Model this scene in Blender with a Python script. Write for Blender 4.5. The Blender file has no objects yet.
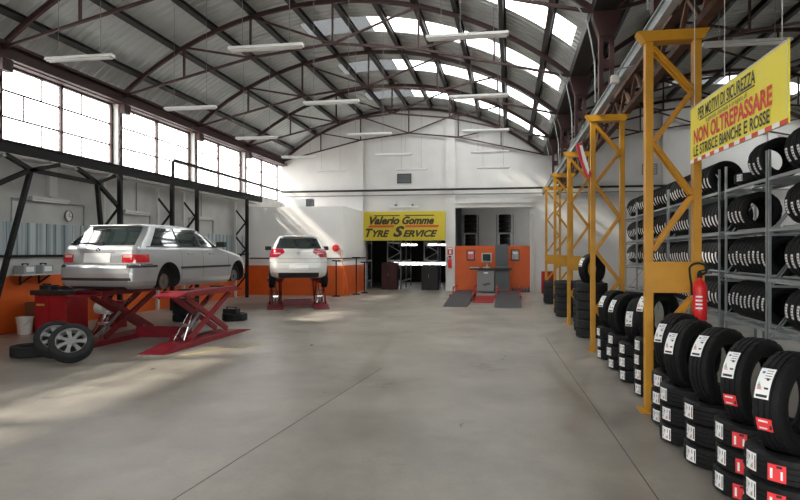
import bpy, bmesh, math, random
from math import sin, cos, pi, sqrt, radians as rad, atan2
from mathutils import Vector as V, Matrix as M4, Euler
random.seed(7)
SC = bpy.context.scene
COL = SC.collection

# ------------------------------------------------------------------ materials
def mat(name, col, rough=.6, metal=0., var=.0, vscale=6., bump=0., bscale=40., spec=.5, coat=0., stretch=None):
    m = bpy.data.materials.new(name); m.use_nodes = True
    nt = m.node_tree; N = nt.nodes; L = nt.links
    b = N['Principled BSDF']
    b.inputs['Base Color'].default_value = (*col, 1)
    b.inputs['Roughness'].default_value = rough
    b.inputs['Metallic'].default_value = metal
    b.inputs['Specular IOR Level'].default_value = spec
    b.inputs['Coat Weight'].default_value = coat
    tc = N.new('ShaderNodeTexCoord'); src = tc.outputs['Object']
    if stretch:
        mp = N.new('ShaderNodeMapping'); mp.inputs['Scale'].default_value = stretch
        L.new(src, mp.inputs['Vector']); src = mp.outputs['Vector']
    if var > 0:
        n = N.new('ShaderNodeTexNoise'); n.inputs['Scale'].default_value = vscale; n.inputs['Detail'].default_value = 6
        L.new(src, n.inputs['Vector'])
        r = N.new('ShaderNodeValToRGB')
        r.color_ramp.elements[0].position = .3; r.color_ramp.elements[1].position = .7
        r.color_ramp.elements[0].color = (*[c * (1 - var) for c in col], 1)
        r.color_ramp.elements[1].color = (*[min(1, c * (1 + var)) for c in col], 1)
        L.new(n.outputs['Fac'], r.inputs['Fac']); L.new(r.outputs['Color'], b.inputs['Base Color'])
    if bump > 0:
        n2 = N.new('ShaderNodeTexNoise'); n2.inputs['Scale'].default_value = bscale; n2.inputs['Detail'].default_value = 4
        L.new(src, n2.inputs['Vector'])
        bp = N.new('ShaderNodeBump'); bp.inputs['Strength'].default_value = bump; bp.inputs['Distance'].default_value = .01
        L.new(n2.outputs['Fac'], bp.inputs['Height']); L.new(bp.outputs['Normal'], b.inputs['Normal'])
    return m

MT = {}
MT['yellow'] = mat('yellow_paint', (.56, .265, .010), .45, var=.12, vscale=4)
MT['signyellow'] = mat('sign_yellow', (.86, .74, .02), .4)
MT['signyellow2'] = mat('sign_yellow_old', (.62, .50, .03), .5, var=.05)
MT['orange'] = mat('orange_wall_paint', (.64, .105, .013), .5, var=.08, vscale=2)
MT['white'] = mat('white_wall_paint', (.70, .685, .67), .75, var=.06, vscale=1.2, bump=.1, bscale=30)
MT['roomwhite'] = mat('room_white_paint', (.88, .87, .85), .7, var=.03, vscale=1)
MT['greywall'] = mat('grey_plaster', (.66, .67, .67), .8, var=.06, vscale=1)
MT['whitepaint'] = mat('white_enamel', (.80, .80, .79), .4)
MT['red'] = mat('red_paint', (.36, .012, .018), .42, var=.15, vscale=5)
MT['redlift'] = mat('lift_red_paint', (.22, .010, .020), .45, var=.3, vscale=6)
MT['brightred'] = mat('bright_red', (.75, .02, .02), .4)
MT['oxide'] = mat('red_oxide_steel', (.055, .022, .022), .6, var=.2, vscale=5)
MT['brownrust'] = mat('rusty_steel', (.11, .052, .033), .7, var=.35, vscale=5)
MT['darksteel'] = mat('dark_purlin_steel', (.020, .017, .017), .6, var=.15)
MT['joint'] = mat('dusty_joint', (.11, .10, .09), .8)
MT['black'] = mat('black_paint', (.012, .012, .0125), .65, spec=.3)
MT['galv'] = mat('galvanised_steel', (.34, .375, .39), .45, metal=.35, var=.1, vscale=12)
MT['greysteel'] = mat('grey_painted_steel', (.33, .36, .37), .5, var=.1)
MT['chrome'] = mat('bright_metal', (.75, .75, .76), .2, metal=1.)
MT['rubber'] = mat('tyre_rubber', (.0080, .0084, .0092), .6, bump=.15, bscale=60, spec=.22)
MT['rubberold'] = mat('worn_tyre_rubber', (.024, .025, .027), .75, bump=.15, bscale=60, spec=.2)
MT['label'] = mat('white_label_paper', (.86, .87, .87), .6)
MT['ink'] = mat('black_ink', (.02, .02, .02), .6)
MT['inkred'] = mat('red_ink', (.66, .05, .03), .6)
MT['inkblue'] = mat('blue_ink', (.05, .2, .55), .6)
MT['inkgreen'] = mat('green_ink', (.05, .45, .12), .6)
MT['redlabel'] = mat('red_label', (.80, .05, .06), .45)
MT['roof'] = mat('grey_roof_sheet', (.53, .55, .545), .6, var=.06, vscale=1.5, stretch=(1, 5, 1))
MT['silver'] = mat('silver_car_paint', (.44, .45, .465), .30, metal=.45, coat=.6)
MT['whitecar'] = mat('white_car_paint', (.70, .69, .67), .28, metal=.15, coat=.6)
MT['carglass'] = mat('dark_car_glass', (.022, .034, .034), .06, spec=.9, coat=1.)
MT['lampred'] = mat('red_lamp_lens', (.62, .012, .02), .15, coat=1.)
MT['lampclear'] = mat('pale_lamp_lens', (.80, .45, .42), .15, coat=1.)
MT['lampcrimson'] = mat('crimson_lamp_lens', (.38, .008, .04), .15, coat=1.)
MT['plastic'] = mat('black_plastic', (.02, .02, .021), .5)
MT['wellblack'] = mat('wheel_well_lining', (.012, .012, .012), .85)
MT['alloy'] = mat('alloy_wheel', (.55, .56, .57), .3, metal=.8)
MT['disc'] = mat('brake_disc_steel', (.16, .13, .12), .5, metal=.5, var=.3)
MT['conduit'] = mat('pale_conduit', (.62, .62, .60), .5)
MT['bucket'] = mat('white_bucket_plastic', (.68, .67, .64), .5, var=.08)
MT['greydark'] = mat('dark_grey_panel', (.085, .095, .105), .5)
MT['greymid'] = mat('mid_grey_panel', (.24, .24, .25), .5)
MT['darkred'] = mat('dark_red_panel', (.045, .007, .009), .6)
MT['screen'] = mat('dark_screen', (.02, .04, .045), .45, spec=.2)
MT['beige'] = mat('beige_plastic', (.55, .53, .48), .5)
MT['tread'] = mat('dark_ramp_plate', (.032, .032, .034), .6, var=.2, vscale=10)
MT['ground'] = mat('outside_asphalt', (.30, .30, .29), .9, var=.1)
MT['poster'] = mat('pink_poster_paper', (.62, .16, .17), .6, var=.2, vscale=30)
MT['postergrey'] = mat('grey_poster_paper', (.42, .42, .42), .6, var=.35, vscale=40)
MT['lane'] = mat('faded_yellow_line', (.55, .44, .10), .6, var=.2)
MT['dial'] = mat('clock_dial', (.75, .75, .73), .4)
MT['tube'] = mat('white_light_tube', (.85, .85, .85), .35)
MT['reel'] = mat('red_round_plastic', (.60, .03, .04), .35)
MT['storeshade'] = mat('store_shade_tone', (.030, .030, .032), .8)  # shade of the unlit store put into the colour of its surfaces
MT['emblue'] = mat('emblem_blue', (.02, .12, .45), .3)

def floor_mat():
    m = bpy.data.materials.new('worn_concrete_floor'); m.use_nodes = True
    nt = m.node_tree; N = nt.nodes; L = nt.links; b = N['Principled BSDF']
    tc = N.new('ShaderNodeTexCoord')
    def noise(sc, det, lo, hi, c0, c1, mp=None):
        n = N.new('ShaderNodeTexNoise'); n.inputs['Scale'].default_value = sc; n.inputs['Detail'].default_value = det
        n.inputs['Roughness'].default_value = .6
        if mp:
            k = N.new('ShaderNodeMapping'); k.inputs['Scale'].default_value = mp; k.inputs['Location'].default_value = (3.3, 1.7, 0)
            L.new(tc.outputs['Object'], k.inputs['Vector']); L.new(k.outputs['Vector'], n.inputs['Vector'])
        else: L.new(tc.outputs['Object'], n.inputs['Vector'])
        r = N.new('ShaderNodeValToRGB'); r.color_ramp.elements[0].position = lo; r.color_ramp.elements[1].position = hi
        r.color_ramp.elements[0].color = (*c0, 1); r.color_ramp.elements[1].color = (*c1, 1)
        L.new(n.outputs['Fac'], r.inputs['Fac']); return r.outputs['Color'], n.outputs['Fac']
    def mul(a, b_, f=1.):
        x = N.new('ShaderNodeMix'); x.data_type = 'RGBA'; x.blend_type = 'MULTIPLY'; x.inputs[0].default_value = f
        L.new(a, x.inputs[6]); L.new(b_, x.inputs[7]); return x.outputs[2]
    c1, f1 = noise(.55, 8, .32, .68, (.232, .210, .180), (.385, .354, .310))
    c2, f2 = noise(2.6, 10, .28, .60, (.74, .735, .73), (1.06, 1.06, 1.05), (1, .45, 1))
    c3, f3 = noise(.9, 5, .27, .37, (.62, .61, .60), (1, 1, 1))
    c4, f4 = noise(30, 4, .3, .7, (.94, .94, .94), (1.03, 1.03, 1.03))
    c5, f5 = noise(1.7, 6, .26, .33, (.72, .71, .70), (1, 1, 1), (.7, 1.3, 1))
    c = mul(mul(mul(mul(c1, c2), c3), c4), c5)
    L.new(c, b.inputs['Base Color'])
    r = N.new('ShaderNodeMapRange'); r.inputs[1].default_value = .3; r.inputs[2].default_value = .7
    r.inputs[3].default_value = .27; r.inputs[4].default_value = .50
    L.new(f2, r.inputs[0]); L.new(r.outputs[0], b.inputs['Roughness'])
    b.inputs['Specular IOR Level'].default_value = .45
    bp = N.new('ShaderNodeBump'); bp.inputs['Strength'].default_value = .12; bp.inputs['Distance'].default_value = .01
    L.new(f4, bp.inputs['Height']); L.new(bp.outputs['Normal'], b.inputs['Normal'])
    return m
MT['floor'] = floor_mat()

def pane_mat(name, trans, tint, dust=.25):
    m = bpy.data.materials.new(name); m.use_nodes = True
    nt = m.node_tree; N = nt.nodes; L = nt.links
    N.remove(N['Principled BSDF']); out = N['Material Output']
    t = N.new('ShaderNodeBsdfTransparent'); t.inputs['Color'].default_value = (*[c * trans for c in tint], 1)
    tl = N.new('ShaderNodeBsdfTranslucent'); tl.inputs['Color'].default_value = (*[c * min(.9, trans * 1.2) for c in tint], 1)
    g = N.new('ShaderNodeBsdfGlossy'); g.inputs['Roughness'].default_value = .1; g.inputs['Color'].default_value = (.9, .9, .9, 1)
    n = N.new('ShaderNodeTexNoise'); n.inputs['Scale'].default_value = 1.2; n.inputs['Detail'].default_value = 5
    tc = N.new('ShaderNodeTexCoord'); L.new(tc.outputs['Object'], n.inputs['Vector'])
    mr = N.new('ShaderNodeMapRange'); mr.inputs[1].default_value = .3; mr.inputs[2].default_value = .7
    mr.inputs[3].default_value = max(0, dust - .12); mr.inputs[4].default_value = dust + .12
    L.new(n.outputs['Fac'], mr.inputs[0])
    mx = N.new('ShaderNodeMixShader'); L.new(mr.outputs[0], mx.inputs[0]); L.new(t.outputs[0], mx.inputs[1]); L.new(tl.outputs[0], mx.inputs[2])
    m2 = N.new('ShaderNodeMixShader'); m2.inputs[0].default_value = .04; L.new(mx.outputs[0], m2.inputs[1]); L.new(g.outputs[0], m2.inputs[2])
    L.new(m2.outputs[0], out.inputs['Surface']); return m
MT['pane'] = pane_mat('dusty_window_glass', .9, (1, 1, 1), .25)
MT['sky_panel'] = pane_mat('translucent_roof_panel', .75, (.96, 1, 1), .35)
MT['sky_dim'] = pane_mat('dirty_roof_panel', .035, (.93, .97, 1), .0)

def strip_mat():   # ribbed bluish plastic panel on the wall
    m = mat('blue_grey_ribbed_plastic', (.36, .43, .46), .3)
    nt = m.node_tree; N = nt.nodes; L = nt.links; b = N['Principled BSDF']
    tc = N.new('ShaderNodeTexCoord'); w = N.new('ShaderNodeTexNoise'); w.inputs['Scale'].default_value = 1.0; w.inputs['Detail'].default_value = 5
    mp = N.new('ShaderNodeMapping'); mp.inputs['Scale'].default_value = (1, 9, .25)
    L.new(tc.outputs['Object'], mp.inputs['Vector']); L.new(mp.outputs[0], w.inputs['Vector'])
    r = N.new('ShaderNodeValToRGB'); r.color_ramp.elements[0].position = .35; r.color_ramp.elements[1].position = .65
    r.color_ramp.elements[0].color = (.20, .26, .29, 1); r.color_ramp.elements[1].color = (.52, .58, .60, 1)
    L.new(w.outputs['Fac'], r.inputs['Fac']); L.new(r.outputs['Color'], b.inputs['Base Color']); return m
MT['ribbed'] = strip_mat()

# ------------------------------------------------------------------ mesh builder
class MB:
    def __init__(s): s.v = []; s.f = []; s.mi = []; s.k = 0
    def add(s, vs, fs, mi=None):
        o = len(s.v); s.v += [tuple(p) for p in vs]
        for f in fs: s.f.append(tuple(o + i for i in f)); s.mi.append(s.k if mi is None else mi)
        return s
    def box(s, x0, x1, y0, y1, z0, z1, mi=None):
        vs = [(x, y, z) for z in (z0, z1) for y in (y0, y1) for x in (x0, x1)]
        return s.add(vs, [(0, 2, 3, 1), (4, 5, 7, 6), (0, 1, 5, 4), (2, 6, 7, 3), (0, 4, 6, 2), (1, 3, 7, 5)], mi)
    def bar(s, p0, p1, w, h, up=(0, 0, 1), mi=None):
        p0, p1 = V(p0), V(p1); d = (p1 - p0).normalized(); u = V(up)
        a = d.cross(u)
        if a.length < 1e-4: a = d.cross(V((0, 1, 0)))
        a.normalize(); b = a.cross(d).normalized(); vs = []
        for p in (p0, p1):
            for i, j in ((-1, -1), (1, -1), (1, 1), (-1, 1)): vs.append(p + a * (i * w / 2) + b * (j * h / 2))
        return s.add(vs, [(0, 1, 2, 3), (7, 6, 5, 4), (0, 4, 5, 1), (1, 5, 6, 2), (2, 6, 7, 3), (3, 7, 4, 0)], mi)
    def tube(s, pts, r, n=8, caps=True, mi=None):
        pts = [V(p) for p in pts]; rings = []; o = len(s.v); prev = None
        for i, p in enumerate(pts):
            d = (pts[min(i + 1, len(pts) - 1)] - pts[max(i - 1, 0)]).normalized()
            a = prev if prev is not None else (V((0, 0, 1)) if abs(d.z) < .9 else V((1, 0, 0)))
            a = (a - d * a.dot(d)); a.normalize(); prev = a; b = d.cross(a)
            rr = r[i] if isinstance(r, (list, tuple)) else r
            s.v += [tuple(p + (a * cos(2 * pi * k / n) + b * sin(2 * pi * k / n)) * rr) for k in range(n)]
        for i in range(len(pts) - 1):
            for k in range(n):
                s.f.append((o + i * n + k, o + i * n + (k + 1) % n, o + (i + 1) * n + (k + 1) % n, o + (i + 1) * n + k)); s.mi.append(s.k if mi is None else mi)
        if caps:
            s.f.append(tuple(o + k for k in reversed(range(n)))); s.mi.append(s.k if mi is None else mi)
            q = o + (len(pts) - 1) * n; s.f.append(tuple(q + k for k in range(n))); s.mi.append(s.k if mi is None else mi)
        return s
    def lathe(s, prof, n=32, c=(0, 0, 0), closed=False, mi=None, caps=True):   # prof: (r, z) about the z axis
        o = len(s.v); m = len(prof)
        for r, z in prof: s.v += [(c[0] + r * cos(2 * pi * k / n), c[1] + r * sin(2 * pi * k / n), c[2] + z) for k in range(n)]
        for i in range(m if closed else m - 1):
            j = (i + 1) % m
            for k in range(n):
                s.f.append((o + i * n + k, o + i * n + (k + 1) % n, o + j * n + (k + 1) % n, o + j * n + k)); s.mi.append(s.k if mi is None else mi)
        if caps and not closed:
            if prof[0][0] > 1e-6: s.f.append(tuple(o + k for k in reversed(range(n)))); s.mi.append(s.k if mi is None else mi)
            if prof[-1][0] > 1e-6: s.f.append(tuple(o + (m - 1) * n + k for k in range(n))); s.mi.append(s.k if mi is None else mi)
        return s
    def prism(s, poly, a, b, axis='y', mi=None):   # poly of 2-D points extruded from a to b along an axis
        f = {'y': lambda p, t: (p[0], t, p[1]), 'x': lambda p, t: (t, p[0], p[1]), 'z': lambda p, t: (p[0], p[1], t)}[axis]
        n = len(poly); vs = [f(p, a) for p in poly] + [f(p, b) for p in poly]
        return s.add(vs, [tuple(range(n)), tuple(reversed(range(n, 2 * n)))] + [(i, i + n, (i + 1) % n + n, (i + 1) % n) for i in range(n)], mi)
    def xf(s, mtx, start=0):
        s.v[start:] = [tuple(mtx @ V(p)) for p in s.v[start:]]; return s
    def build(s, name, mats, parent=None, smooth=False, local=False, loc=None, bevel=0):
        if not isinstance(mats, (list, tuple)): mats = [mats]
        me = bpy.data.meshes.new(name)
        off = V((0, 0, 0))
        if parent is not None and not local: off = wloc(parent)
        if loc is not None: off = V(loc)
        me.from_pydata([tuple(V(p) - off) for p in s.v], [], s.f)
        for m in mats: me.materials.append(MT[m] if isinstance(m, str) else m)
        me.polygons.foreach_set('material_index', s.mi)
        bm = bmesh.new(); bm.from_mesh(me); bmesh.ops.recalc_face_normals(bm, faces=bm.faces); bm.to_mesh(me); bm.free()
        if smooth:
            me.polygons.foreach_set('use_smooth', [True] * len(me.polygons)); me.set_sharp_from_angle(angle=rad(smooth if smooth is not True else 40))
        me.update()
        o = bpy.data.objects.new(name, me); COL.objects.link(o)
        if parent is not None: o.parent = parent
        if loc is not None: o.location = loc
        if bevel:
            md = o.modifiers.new('bevel', 'BEVEL'); md.width = bevel; md.segments = 2; md.limit_method = 'ANGLE'
        return o

def wloc(o):
    p = V((0, 0, 0))
    while o is not None: p = p + o.location; o = o.parent
    return p
def tag(o, label, cat, group=None, kind=None):
    o['label'] = label; o['category'] = cat
    if group: o['group'] = group
    if kind: o['kind'] = kind
    return o
def thing(name, label, cat, loc=(0, 0, 0), rz=0, group=None, kind=None):
    o = bpy.data.objects.new(name, None); COL.objects.link(o); o.location = loc; o.rotation_euler = (0, 0, rz); o.empty_display_size = .1
    return tag(o, label, cat, group, kind)
def struct(mb, name, m, label, cat, **k):
    return tag(mb.build(name, m, **k), label, cat, kind='structure')
def copy_tree(o, parent=None):
    c = o.copy(); COL.objects.link(c)
    if parent is not None: c.parent = parent
    for ch in list(o.children): copy_tree(ch, c)
    return c
ORD = ['first', 'second', 'third', 'fourth', 'fifth', 'sixth', 'seventh', 'eighth', 'ninth', 'tenth', 'eleventh', 'twelfth', 'thirteenth', 'fourteenth']

def text_mb(txt, x0, x1, z0, z1, depth=.006, shear=0., bold=0., mb=None, mi=0):
    """Flat lettering fitted into the box x0..x1, z0..z1 of the XZ plane, facing -Y at y = -depth..0"""
    cu = bpy.data.curves.new('t', 'FONT'); cu.body = txt; cu.shear = shear; cu.offset = bold; cu.resolution_u = 3
    ob = bpy.data.objects.new('t', cu); COL.objects.link(ob)
    bpy.context.view_layer.update()
    me = bpy.data.meshes.new_from_object(ob.evaluated_get(bpy.context.evaluated_depsgraph_get()))
    xs = [v.co.x for v in me.vertices]; ys = [v.co.y for v in me.vertices]
    a, b, c, d = min(xs), max(xs), min(ys), max(ys)
    vs = [(x0 + (v.co.x - a) / (b - a) * (x1 - x0), -depth, z0 + (v.co.y - c) / (d - c) * (z1 - z0)) for v in me.vertices]
    fs = [tuple(p.vertices) for p in me.polygons]
    bpy.data.objects.remove(ob); bpy.data.meshes.remove(me); bpy.data.curves.remove(cu)
    mb = mb or MB(); mb.add(vs, fs, mi); return mb

# ------------------------------------------------------------------ room shell
XL, XR, YB = -10.3, 1.55, 27.9          # window wall, column line, back wall
HALF = (XR - XL) / 2; VC = (XL + XR) / 2; VC2 = XR + HALF; XE = XR + 2 * HALF
RS = (HALF ** 2 + 2.17 ** 2) / (2 * 2.17); ZC = 8.22 - RS
YF = -2.2
TR_Y = [7.2, 11.4, 15.5, 19.65, 23.7, 27.74]
def arch_z(dx, r=RS): return ZC + sqrt(max(0, r * r - dx * dx))

mb = MB(); mb.box(XL - .3, XE + .3, YF - .3, 36.6, -.2, 0)
floor = struct(mb, 'floor', 'floor', 'worn grey concrete workshop floor with stains', 'floor')
mb = MB(); mb.box(-60, 60, -60, 80, -.30, -.21)
struct(mb, 'ground', 'ground', 'asphalt ground outside the workshop', 'ground')
# saw cut joints in the slab
mb = MB()
mb.bar((-2.45, 2.0, .0006), (-1.85, 9.2, .0006), .009, .0012); struct(mb, 'trim_1', 'joint', 'thin dark saw cut joint along the middle of the floor', 'floor joint')
mb = MB(); mb.bar((1.10, 2.0, .0006), (.70, 13, .0006), .009, .0012); struct(mb, 'trim_2', 'joint', 'thin dark floor joint in front of the tyre stacks', 'floor joint')
mb = MB(); mb.bar((-5.35, 9.75, .001), (-4.55, 11.2, .001), .05, .002); struct(mb, 'trim_3', 'lane', 'faded yellow painted line on the floor beside the lift', 'floor line')

# window wall
mb = MB(); mb.box(XL - .25, XL, YF, YB + .25, 0, 4.0); mb.box(XL - .25, XL, YF, YB + .25, 5.62, 6.02)
MT['wallgrey'] = mat('dingy_white_wall', (.50, .50, .485), .8, var=.12, vscale=1.5)
struct(mb, 'wall_left', 'wallgrey', 'white side wall under the long window band', 'wall')
mb = MB(); mb.box(XL, XL + .012, YF, YB, 0, 1.19); struct(mb, 'trim_4', 'orange', 'orange painted dado along the window wall', 'wall paint')
mb = MB(); mb.box(XL, XL + .16, YF, YB - .02, 5.60, 5.98); mb.box(XL + .16, XL + .3, YF, YB - .02, 5.62, 5.67); mb.box(XL + .16, XL + .3, YF, YB - .02, 5.90, 5.96)
struct(mb, 'trim_5', 'oxide', 'dark red steel eaves beam above the window band', 'beam')
# ribbed panel
mb = MB()
n = 140
for i in range(n):
    y0 = 4 + i * .145; mb.prism([(y0, 1.64), (y0 + .135, 1.64), (y0 + .135, 2.33), (y0, 2.33)], XL + .001, XL + .02 + .01 * (i % 2), 'x')
struct(mb, 'trim_6', 'ribbed', 'bluish ribbed plastic panel strip on the window wall', 'wall panel')
mb = MB(); mb.box(XL, XL + .06, 4, 24.1, 1.585, 1.64); struct(mb, 'trim_7', 'black', 'dark rail under the ribbed wall panel', 'rail')

# windows of the side wall, one per bay
wy = [-.9, 3.05] + TR_Y
for i in range(len(wy) - 1):
    y0, y1 = wy[i] + .14, wy[i + 1] - .14
    w = thing('window_%d' % (i + 1), 'tall dusty side window, %s bay from the camera end' % ORD[i], 'window', (XL - .1, (y0 + y1) / 2, 4.0), kind='structure')
    f = MB()
    for yy in (y0, (y0 + y1) / 2, y1): f.box(XL - .14, XL - .05, yy - .035, yy + .035, 4.0, 5.62)
    f.box(XL - .14, XL - .05, y0, y1, 4.0, 4.05); f.box(XL - .14, XL - .05, y0, y1, 5.57, 5.62)
    for z in (4.53, 5.08): f.box(XL - .115, XL - .085, y0, y1, z - .018, z + .018)
    for h in (0, 1):
        ya = y0 + (y1 - y0) * (.25 + .5 * h)
        for k, (za, zb) in enumerate(((4.05, 4.53), (4.53, 5.08), (5.08, 5.57))):
            f.box(XL - .11, XL - .09, ya - .015 + (.35 if (k + h + i) % 2 else -.2), ya + .015 + (.35 if (k + h + i) % 2 else -.2), za, zb)
    f.build('frame', 'oxide', w)
    p = MB(); p.add([(XL - .1, y0, 4.0), (XL - .1, y1, 4.0), (XL - .1, y1, 5.62), (XL - .1, y0, 5.62)], [(0, 1, 2, 3)]); p.build('pane', 'pane', w)

XC = 1.62
def lattice_column(name, x, y, z0, z1, w, d, label, group, white=False, cap=True):
    t = thing(name, label, 'column', (x, y, z0), group=group)
    m = MB()
    m.box(x - w / 2, x - w / 2 + .075, y - d / 2, y + d / 2, z0, z1); m.box(x + w / 2 - .075, x + w / 2, y - d / 2, y + d / 2, z0, z1)
    m.build('flange', 'conduit' if white else 'oxide', t)
    b = MB(); z = z0 + .12
    while z < z1 - .1:
        b.box(x - w / 2 + .075, x + w / 2 - .075, y - d / 2 + .01, y + d / 2 - .01, z, z + .16); z += .46
    b.build('batten_plate', 'oxide', t)
    if cap:
        c = MB(); c.prism([(x - w / 2 - .0, z1 - .42), (x + w / 2, z1 - .42), (x + w / 2 + .10, z1 - .1), (x + w / 2 + .10, z1), (x - w / 2 - .10, z1), (x - w / 2 - .10, z1 - .1)], y - d * .7, y + d * .7, 'y')
        c.build('capital', 'oxide', t)
    return t
for i, y in enumerate(wy[1:-1]):
    t = thing('window_column', '%s riveted steel column between the side windows, counted from the camera end' % ORD[i], 'column', (XL - .05, y, 4.0), group='window wall columns')
    for k, yy in enumerate((y - .1, y + .05)):
        m = MB(); m.box(XL - .12, XL + .10, yy, yy + .05, 4.0, 5.60); m.build('flange', 'conduit' if k == 0 else 'oxide', t)
    b = MB(); z = 4.1
    while z < 5.5: b.box(XL - .06, XL + .06, y - .05, y + .05, z, z + .14); z += .36
    b.build('batten_plate', 'conduit', t)
    c = MB(); c.box(XL + .17, XL + .31, y - .14, y + .14, 5.36, 5.60); c.build('capital', 'oxide', t)

# back wall: the two vault outlines above, openings below
poly = [(XL, 3.62)]
pts = []
for k in range(33):
    dx = -HALF + 2 * HALF * k / 32; pts.append((VC + dx, arch_z(dx) - .03))
for k in range(1, 33):
    dx = -HALF + 2 * HALF * k / 32; pts.append((VC2 + dx, arch_z(dx) - .03))
mb = MB()
for i in range(len(pts) - 1):
    (xa, za), (xb, zb) = pts[i], pts[i + 1]
    mb.prism([(xa, 3.62), (xb, 3.62), (xb, zb), (xa, za)], YB, YB + .25)
for x0, x1, z0, z1 in ((XL, -6.38, 0, 3.62), (-6.38, -2.76, 3.42, 3.62), (-2.76, -2.36, 0, 3.62), (.84, XE, 0, 3.62)): mb.box(x0, x1, YB, YB + .25, z0, z1)
struct(mb, 'wall_back', 'white', 'white end wall with two large openings', 'wall')
for i, (x0, x1, z0) in enumerate(((-6.73, -6.45, 0), (-2.76, -2.36, 0), (6.2, 6.5, 0), (10.2, 10.5, 0))):
    mb = MB(); mb.box(x0, x1, YB - .14, YB, z0, arch_z((x0 + x1) / 2 - (VC if x0 < XR else VC2)) - .32)
    struct(mb, 'trim_%d' % (8 + i), 'white', ['white pilaster beside the white office box', 'white pilaster between the two back openings', 'white pilaster behind the tyre racks', 'white pilaster at the far end of the second vault'][i], 'pilaster')
mb = MB(); mb.box(-2.36, .9, YB - .2, YB, 3.62, 3.86); mb.box(-2.36, .9, YB - .26, YB - .2, 3.80, 3.86)
struct(mb, 'trim_12', 'white', 'pale lintel beam over the opening behind the orange partition', 'lintel')
mb = MB(); mb.box(-2.36, .84, YB + .02, YB + .14, 0, 1.97)
struct(mb, 'wall_partition', 'orange', 'orange low partition behind the wheel aligner', 'partition')
mb = MB(); mb.box(XE, XE + .25, YF, YB, 0, 6.02); struct(mb, 'wall_right', 'white', 'white outer wall of the second vault', 'wall')
# front wall with a wide open gateway (behind the camera)
mb = MB()
for i in range(len(pts) - 1):
    (xa, za), (xb, zb) = pts[i], pts[i + 1]
    mb.prism([(xa, 4.6), (xb, 4.6), (xb, zb), (xa, za)], YF - .25, YF)
for x0, x1 in ((XL, -3.8), (2.2, XE)): mb.box(x0, x1, YF - .25, YF, 0, 3.3)
mb.box(XL, XE, YF - .25, YF, 3.3, 4.6)
struct(mb, 'wall_front', 'white', 'entrance wall around the open gateway', 'wall')

# roof sheets with openings for the skylights
SKY = [(9.8, 1.2), (13.9, 1.2), (17.8, 1.2), (21.8, 1.2), (25.8, 1.2)]
def in_sky(y, dx, sk):
    return any(abs(y - c) < w / 2 + 1e-6 and -1.35 < dx < 5.62 for c, w in sk)
def vault(cx, name, label):
    m = MB(); NA = 44; ys = []
    y = YF - .3
    while y < YB + .3:
        for o, h in ((0, 0), (.19, 0), (.205, .024), (.235, .024)): ys.append((y + o, h))
        y += .25
    ang = math.asin(HALF / RS); o = len(m.v)
    for (yy, h) in ys:
        for k in range(NA + 1):
            a = -ang + 2 * ang * k / NA; m.v.append((cx + (RS - h) * sin(a), yy, ZC + (RS - h) * cos(a)))
    for j in range(len(ys) - 1):
        for k in range(NA):
            ym = (ys[j][0] + ys[j + 1][0]) / 2; am = -ang + 2 * ang * (k + .5) / NA
            if in_sky(ym, RS * sin(am), SKY if cx == VC else SKY[1::3]): continue
            q = o + j * (NA + 1) + k; m.f.append((q, q + 1, q + NA + 2, q + NA + 1)); m.mi.append(0)
    return struct(m, name, 'roof', label, 'roof')
vault(VC, 'ceiling', 'grey corrugated vault roof over the cars')
vault(VC2, 'ceiling_second_vault', 'grey corrugated vault roof over the tyre racks')
nw = len(wy)
for vi, cx in enumerate((VC, VC2)):
    for i, (c, w) in enumerate(SKY):
        if vi == 1 and i not in (1, 4): continue  # second vault: one seen strip, plus one out of view added for light
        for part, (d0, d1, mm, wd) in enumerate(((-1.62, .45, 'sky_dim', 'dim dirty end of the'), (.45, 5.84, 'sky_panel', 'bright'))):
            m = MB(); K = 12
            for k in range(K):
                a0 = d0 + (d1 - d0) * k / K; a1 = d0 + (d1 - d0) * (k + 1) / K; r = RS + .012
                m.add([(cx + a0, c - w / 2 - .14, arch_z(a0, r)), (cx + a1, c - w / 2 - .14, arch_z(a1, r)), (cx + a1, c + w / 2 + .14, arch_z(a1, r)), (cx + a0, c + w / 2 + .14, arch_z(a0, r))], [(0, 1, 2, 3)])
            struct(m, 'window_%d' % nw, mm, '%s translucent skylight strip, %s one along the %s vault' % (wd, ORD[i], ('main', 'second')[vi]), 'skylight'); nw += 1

# purlins and trusses
RP = RS - .04 - .075
PX = [-5.3, -4.25, -3.2, -2.15, -1.1, -.05, 1.0, 2.05, 3.1, 4.2, 5.2]
for vi, cx in enumerate((VC, VC2)):
    for i, dx in enumerate(PX):
        a = math.asin(dx / RP); c = V((cx + RP * sin(a), 0, ZC + RP * cos(a)))
        m = MB(); n_ = V((sin(a), 0, cos(a)))
        y0, y1 = (5.0 if vi == 0 else 4.0), YB - .01
        for off, ww, hh in ((0, .03, .15), (.07, .11, .014), (-.07, .13, .016)):
            p = c + n_ * off; m.bar((p.x, y0, p.z), (p.x, y1, p.z), ww, hh, up=n_)
        o = m.build('purlin', 'darksteel', loc=(c.x, y0, c.z))
        tag(o, 'long dark steel purlin under the %s vault roof, %s from the %s' % (('main', 'second')[vi], ORD[i], ('side windows', 'column line')[vi]), 'purlin', 'purlins of the %s vault' % ('main', 'second')[vi])

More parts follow.
